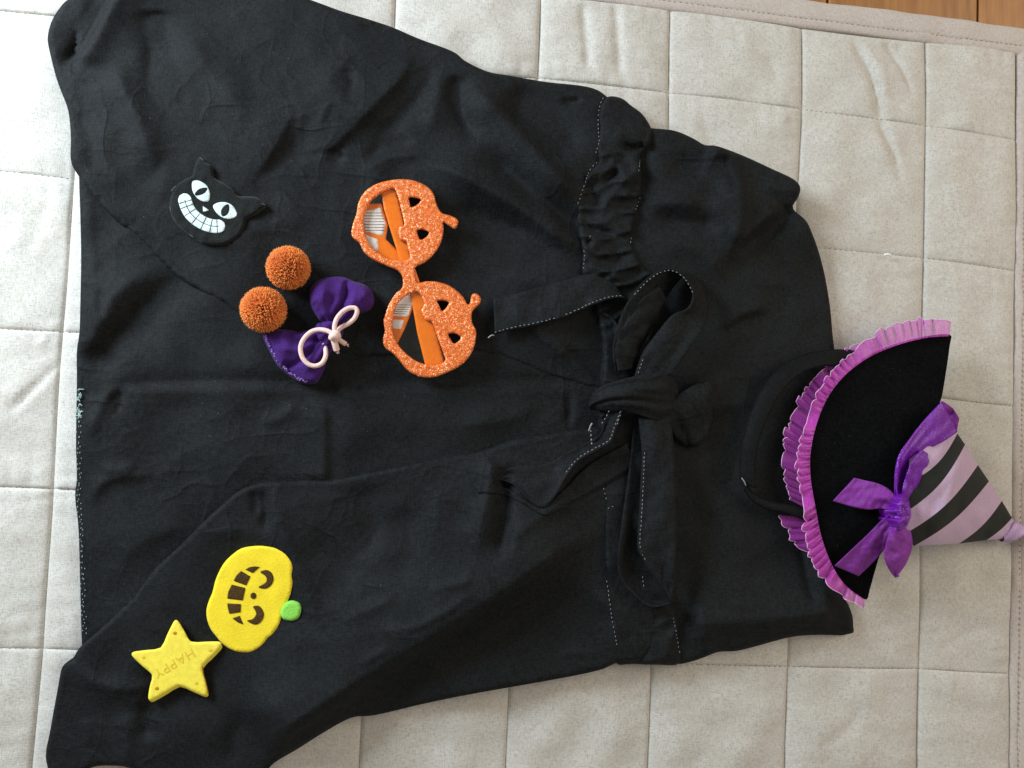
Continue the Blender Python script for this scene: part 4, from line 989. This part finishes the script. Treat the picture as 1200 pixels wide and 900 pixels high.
gn = waves(120, 7, 0.00012)
relief('frame', frame_out, lambda u, v: gzp(u, v)+gn(u, v), M['glitter'], gl, 1.6, holes=[lens1, lens2]+eyes, rnd=2.2, edge=0.0009, floor_z=lambda u, v: gzp(u, v)-0.0026, smooth_n=3)
for L in (lens1, lens2):
    relief('lens', L, lambda u, v: gzp(u, v)-0.0014, M['lens'], gl, 3, rnd=1, edge=0, smooth_n=3, skirt=False)
def bar(name, pts, z, mat, parent, th=0.0022, step=2.2):
    return relief(name, pts, (lambda u, v: z+0*u) if not callable(z) else z, mat, parent, step, rnd=1.2, edge=0.0005, floor_z=(lambda u, v: (z(u, v) if callable(z) else z+0*u)-th), smooth_n=0)
az = gz0+0.0078
bar('folded_arm', [(446, 220), (462, 215), (470, 245), (482, 303), (490, 325), (498, 348), (510, 382), (522, 428), (499, 430), (489, 390), (482, 350), (472, 318), (464, 290), (450, 245)], az, M['orange'], gl)
bz_ = gz0+0.0055
arm2 = bar('folded_arm', [(424, 240), (447, 238), (455, 264), (452, 280), (468, 296), (482, 312), (478, 320), (462, 308), (444, 299), (428, 288), (422, 262)], bz_, M['orange'], gl)
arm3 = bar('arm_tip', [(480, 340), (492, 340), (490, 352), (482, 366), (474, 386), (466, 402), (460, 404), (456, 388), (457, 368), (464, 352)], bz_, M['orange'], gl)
refl1 = bar('painted_reflection', [(425, 248), (446, 243), (452.5, 262), (449, 276.5), (426, 271)], bz_+0.0005, M['reflection_lint'], arm2, 0.0004)  # window reflection in the lenses, painted as white patches on the arms
refl2 = bar('painted_reflection', [(427, 274.5), (443, 280.5), (443.2, 294), (437, 294), (429, 286)], bz_+0.0005, M['reflection_lint'], arm2, 0.0004)
refl3 = bar('painted_reflection', [(482, 342), (488, 345), (484, 358), (477.5, 371.5), (458, 370), (463, 357), (472, 347)], bz_+0.0005, M['reflection_lint'], arm3, 0.0004)
refl4 = bar('painted_reflection', [(458, 374), (473.5, 375), (470.5, 385.5), (458, 384.5)], bz_+0.0005, M['reflection_lint'], arm3, 0.0004)
def ruled(parent, segs):  # grey lines of the painted window reflection
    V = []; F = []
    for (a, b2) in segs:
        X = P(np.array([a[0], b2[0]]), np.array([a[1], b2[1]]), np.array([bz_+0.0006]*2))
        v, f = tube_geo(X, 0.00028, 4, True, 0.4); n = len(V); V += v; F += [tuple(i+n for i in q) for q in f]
    mesh_obj('reflection_lines', V, F, M['reflection_grey'], parent)
ruled(refl1, [((427, 249.5+3.4*k), (449+0.3*k, 248+3.4*k+1.5)) for k in range(7)])
ruled(refl3, [((463-0.4*k, 357+2.6*k), (481-1.2*k, 357.5+2.6*k)) for k in range(5)])

# ------------------------------------------------------------------ witch hat on a headband
hat = thing('mini_witch_hat', 'small black witch hat headband with purple ruffle, satin bow and lilac striped cone', 'hat')
brim_edge = [(1113, 392), (1085, 394), (1050, 403), (1018, 417), (990, 438), (970, 464), (957, 496), (949, 530), (949, 560), (955, 596), (962, 630), (974, 662), (990, 686), (1014, 703)]
brim_out = brim_edge+[(1019, 692), (1028, 660), (1040, 625), (1056, 598), (1064, 562), (1074, 535), (1088, 505), (1102, 471), (1108, 440), (1113, 405)]
hn = waves(131, 60, 0.0004)
def brim_f(u, v):
    d = pdist(catmull(brim_edge, 4), u, v)[0]
    return 0.034+0.022*sstep(d/110)+hn(u, v)-0.010*sstep((v-640)/60)-0.014*sstep((430-v)/70)*sstep((u-1040)/70)
relief('brim', brim_out, brim_f, M['velvet'], hat, 3.2, rnd=3, edge=0.0012, floor_z=lambda u, v: brim_f(u, v)-0.003, smooth_n=3, layer=True)
# dark underside of the brim, standing behind the frill
strip('brim_lining', [(1108, 398, .020), (1050, 412, .026), (1000, 436, .026), (972, 480, .026), (958, 530, .026), (958, 580, .026), (968, 640, .022), (1008, 698, .016)],
      [(1100, 470, .010), (1060, 500, .010), (1030, 520, .010), (1010, 540, .010), (1004, 560, .010), (1008, 590, .010), (1016, 630, .010), (1020, 680, .010)], M['velvet'], hat, 60, 8, 0.002, 0.001)
def ruffle(name, inner, outer, zi, zo, mat, amp, cyc, seed, parent, spill=1.0):
    n = 420; m = 9
    a = resample_n(catmull(inner, 8), n); b = resample_n(catmull(outer, 8), n)
    rr = random.Random(seed)
    ph = []; x = 0
    base = np.linspace(0, 1, n)
    warp = np.cumsum(1+0.55*np.sin(base*2*math.pi*4.3+seed)+0.3*np.sin(base*2*math.pi*9.1+seed*2)); warp = warp/warp[-1]*cyc*2*math.pi
    amps = 0.75+0.35*np.sin(base*2*math.pi*5.7+seed*1.3)
    V = []; F = []; edge = []
    for i in range(n):
        tg = (b[min(i+1, n-1)]-b[max(i-1, 0)]); L = np.linalg.norm(tg)+1e-9; tg = tg/L
        for j in range(m):
            t = j/(m-1); k = t**0.8
            p = a[i]*(1-t)+b[i]*t
            s = math.sin(warp[i]); c = math.cos(warp[i])
            p = p-tg*(c*2.6*amps[i]*k+0.5*math.sin(2.7*warp[i]+seed)*k)+(b[i]-a[i])*(0.15*s+0.11*math.sin(0.63*warp[i]+seed)+0.05*math.sin(2.3*warp[i]))*k*amps[i]*spill
            z = zi+(zo-zi)*t+amp*amps[i]*(s*k+0.25*math.sin(2*warp[i]+1)*k+0.15*math.sin(warp[i]*3)*(1-t))
            q = P(p[0], p[1], z); V.append(q)
        edge.append(V[-1])
    for i in range(n-1):
        for j in range(m-1):
            q = i*m+j; F.append((q, q+m, q+m+1, q+1))
    o = mesh_obj(name, V, F, mat, parent)
    v, f = tube_geo(edge, 0.00032, 5); mesh_obj('edge_thread', v, f, M['pinkthread'], o)
    return o
in1 = [(1112, 394), (1085, 396), (1050, 405), (1018, 419), (990, 440), (970, 466), (957, 497), (950, 530), (950, 560), (956, 596), (963, 630), (975, 662), (991, 686), (1014, 703)]
out1 = [(1113, 377), (1086, 376), (1056, 379), (1032, 389), (1006, 409), (984, 426), (964, 452), (948, 486), (938, 520), (935, 550), (941, 590), (945, 625), (952, 658), (976, 690), (1014, 713)]
out2 = [(1030, 394), (1001, 405), (980, 420), (958, 440), (940, 464), (928, 490), (920, 518), (919, 545), (922, 568), (927, 588)]
in2 = [(1036, 412), (1008, 424), (990, 440), (974, 462), (962, 490), (954, 520), (951, 545), (951, 566), (952, 584), (953, 600)]
ruffle('ruffle', in2, out2, 0.031, 0.026, M['organza_back'], 0.0048, 22, 2, hat, 0.55)
ruffle('ruffle', [(953, 606), (957, 622), (963, 640), (968, 655)], [(918, 606), (924, 624), (936, 641), (950, 650)], 0.030, 0.023, M['organza_back'], 0.0020, 3, 7, hat)
ruffle('ruffle', in1, out1, 0.037, 0.036, M['organza'], 0.0046, 36, 5, hat)
# headband
strip('headband', [(1003, 411, .028), (970, 411, .028), (935, 419, .028), (905, 440, .028), (884, 474, .027), (871, 515, .026), (867, 548, .025), (870, 568, .025)],
      [(985, 430, .034), (965, 429, .034), (940, 437, .034), (918, 457, .034), (900, 488, .033), (888, 522, .032), (885, 550, .031), (886, 572, .031)], M['band'], hat, 60, 8, 0.0015, 0.0025)
strip('headband_end', [(868, 560, .026), (880, 577, .026), (900, 588, .027), (922, 592, .029), (950, 598, .031)], [(873, 574, .028), (884, 588, .028), (902, 597, .029), (922, 601, .031), (950, 612, .033)], M['band'], hat, 30, 6, 0.002, 0.003)
tube('glue_speck', [(869, 560, .032), (872, 564, .033), (874, 569, .032)], 0.0004, M['white_thread'], hat, 5, 8)
# striped cone
AX0 = np.array([1062., 570.]); AX1 = np.array([1191., 622.])
upl = np.array([(1050, 430), (1098, 470), (1122, 508), (1146, 545), (1174, 587), (1186, 608), (1193, 617)], float)
lol = np.array([(1040, 645), (1070, 641), (1100, 640), (1130, 636), (1155, 633), (1178, 631), (1193, 628)], float)
def cone_z(p, low=False):
    ax = (AX1-AX0); L = np.linalg.norm(ax); ax = ax/L
    s = (p-AX0)@ax
    n_ = np.array([-ax[1], ax[0]])
    def half(line):
        ss = (line-AX0)@ax; hh = (line-AX0)@n_
        o = np.argsort(ss); return np.interp(s, ss[o], hh[o])
    hu, hl = half(upl), half(lol)
    c = (hu+hl)/2; r = abs(hl-hu)/2+0.01
    h = ((p-AX0)@n_-c)/r
    rr_ = min(r, 62)*MM
    zc = 0.011+rr_*0.62
    return zc+(1 if not low else -1)*rr_*0.60*math.sqrt(max(0, 1-min(1, h*h)))
lines = [((1108, 490), (1066, 534)), ((1122, 508), (1064, 566)), ((1131, 521), (1062, 600)), ((1146, 545), (1060, 626)), ((1159, 564), (1071, 640)), ((1174, 587), (1124, 637)), ((1186, 607), (1156, 633)), ((1192, 615), (1186, 631))]
names = [('lilac', 'lilac_band'), ('stripe', 'black_band'), ('lilac', 'lilac_band'), ('stripe', 'black_band'), ('lilac', 'lilac_band'), ('stripe', 'black_band'), ('lilac', 'lilac_band')]
cone_n = waves(141, 24, 0.0009); cone_n2 = waves(142, 9, 0.00015)
for k, (mt, nm_) in enumerate(names):
    (a0, b0), (a1, b1) = lines[k], lines[k+1]
    nu, nv = 8, 26; V = []; F = []
    for low in (False, True):
        for i in range(nu+1):
            for j in range(nv+1):
                s, t = i/nu, j/nv
                t2 = 0.5-0.5*math.cos(math.pi*t)
                p0 = np.array(a0, float)*(1-t2)+np.array(b0, float)*t2; p1 = np.array(a1, float)*(1-t2)+np.array(b1, float)*t2
                # bands curve round the cone
                kk = k+s; mid_ = np.array([5.0, 6.5])*math.sin(math.pi*t2)*min(1.0, max(0.0, (6.6-kk)/3.0))
                p = p0*(1-s)+p1*s+mid_
                z = cone_z(p, low)
                if not low: z += float((cone_n(p[:1], p[1:])+cone_n2(p[:1], p[1:]))[0])*math.sin(math.pi*t2)
                V.append(P(p[0], p[1], z))
    st_ = (nu+1)*(nv+1)
    for i in range(nu):
        for j in range(nv):
            q = i*(nv+1)+j
            F.append((q, q+nv+1, q+nv+2, q+1)); F.append((st_+q, st_+q+1, st_+q+nv+2, st_+q+nv+1))
    mesh_obj(nm_, V, F, M[mt], hat)
# pinched satin tip
tp = [(1174, 628), (1186, 622), (1193, 622), (1201, 624), (1212, 630), (1222, 634)]
V = []; F = []; K = 16; rad = [9, 11.5, 9, 7, 10, 3]
tpp = resample_n(catmull([(x, y, r) for (x, y), r in zip(tp, rad)], 6), 26)
for i, (x, y, r) in enumerate(tpp):
    for j in range(K):
        a = 2*math.pi*j/K; q = r*(1+0.22*math.sin(3*a+i*0.5)+0.10*math.sin(5*a+i))
        V.append(P(x+0.3*q*math.cos(a), y+q*math.sin(a)*0.9, 0.016+q*MM*0.8*math.cos(a)))
for i in range(len(tpp)-1):
    for j in range(K): F.append((i*K+j, i*K+(j+1) % K, (i+1)*K+(j+1) % K, (i+1)*K+j))
mesh_obj('cone_tip', V, F, M['lilac_satin'], hat)
# satin bow
def sat(name, A, B, mat='ribbon', bul=0.003, seed=1, n=50, amp=0.0006):
    g = wr(seed, amp); k0 = 1.0 if name == 'bow_tail' else 0.0
    fn = lambda s, t: g(s, t)+0.0011*math.sin(t*17+seed)*math.exp(-abs(s-k0)*4.0)+0.0007*math.sin(t*9+s*6+seed)*math.exp(-abs(s-k0)*2.0)
    return strip(name, A, B, M[mat], hat, n, 19, bul, 0.0004, fn)
sat('bow_loop', [(1050, 596, .062), (1048, 565, .066), (1052, 536, .068), (1066, 514, .068), (1084, 491, .066), (1104, 470, .062)],
    [(1060, 590, .058), (1061, 564, .060), (1068, 545, .062), (1084, 529, .062), (1106, 517, .060), (1122, 506, .056)], 'ribbon', 0.0022, 3, 60, .0009)
sat('bow_loop_end', [(1104, 470, .0625), (1116, 478, .060), (1124, 490, .055)], [(1090, 488, .045), (1104, 498, .045), (1121, 506, .046)], 'ribbon_dull', 0.002, 4, 24)
sat('bow_loop', [(1056, 588, .066), (1058, 570, .070), (1064, 552, .072), (1072, 536, .071), (1080, 527, .068)], [(1066, 592, .060), (1080, 574, .060), (1089, 556, .060), (1095, 543, .060), (1092, 534, .061)], 'ribbon', 0.0022, 5, 40, .0006)
sat('bow_tail', [(1001, 560, .057), (1014, 563, .059), (1030, 567, .061), (1044, 575, .064), (1052, 585, .066)], [(976, 587, .050), (1000, 594, .055), (1018, 597, .060), (1034, 596, .061), (1050, 602, .064)], 'ribbon_dull', 0.0006, 6, 36)
sat('bow_tail', [(978, 663, .040), (996, 646, .047), (1016, 627, .054), (1034, 609, .060), (1050, 597, .065)], [(1006, 675, .036), (1022, 660, .043), (1036, 644, .050), (1046, 628, .057), (1056, 606, .064)], 'ribbon_dull', 0.0006, 8, 40)
sat('bow_loop', [(1046, 606, .062), (1040, 630, .062), (1036, 652, .058), (1042, 668, .050), (1049, 677, .042)], [(1060, 604, .060), (1067, 622, .058), (1069, 640, .054), (1062, 660, .048), (1052, 674, .042)], 'ribbon_dull', 0.0040, 9, 44, .0010)
sat('loop_inside', [(1042, 640, .050), (1040, 656, .046), (1044, 668, .040), (1049, 677, .038)], [(1052, 644, .040), (1052, 656, .038), (1053, 668, .036), (1053, 676, .036)], 'ribbon', 0.001, 10, 24)
kn2 = [(1050, 582), (1060, 578), (1066, 588), (1068, 604), (1062, 618), (1052, 622), (1046, 612), (1047, 596)]
relief('bow_knot', kn2, addf(const(0.073), waves(151, 8, 0.0012), ridge([(1056, 582), (1055, 600), (1054, 618)], 0.0025, 3, 3, .1, .1)), M['ribbon'], hat, 1.6, rnd=8, edge=0.009, floor_z=0.05)

# ------------------------------------------------------------------ bit of white lint on the mat
lint = tube('lint', [(1036, 299, .007), (1040, 298, .0085), (1044, 299.5, .008)], 0.0012, M['reflection_lint'], None, 6, 8)
lint['label'] = 'tiny white crumb of lint in a quilt seam right of the robe'; lint['category'] = 'lint'

print('objects', len(bpy.data.objects), 'faces', sum(len(o.data.polygons) for o in bpy.data.objects if o.type == 'MESH'))
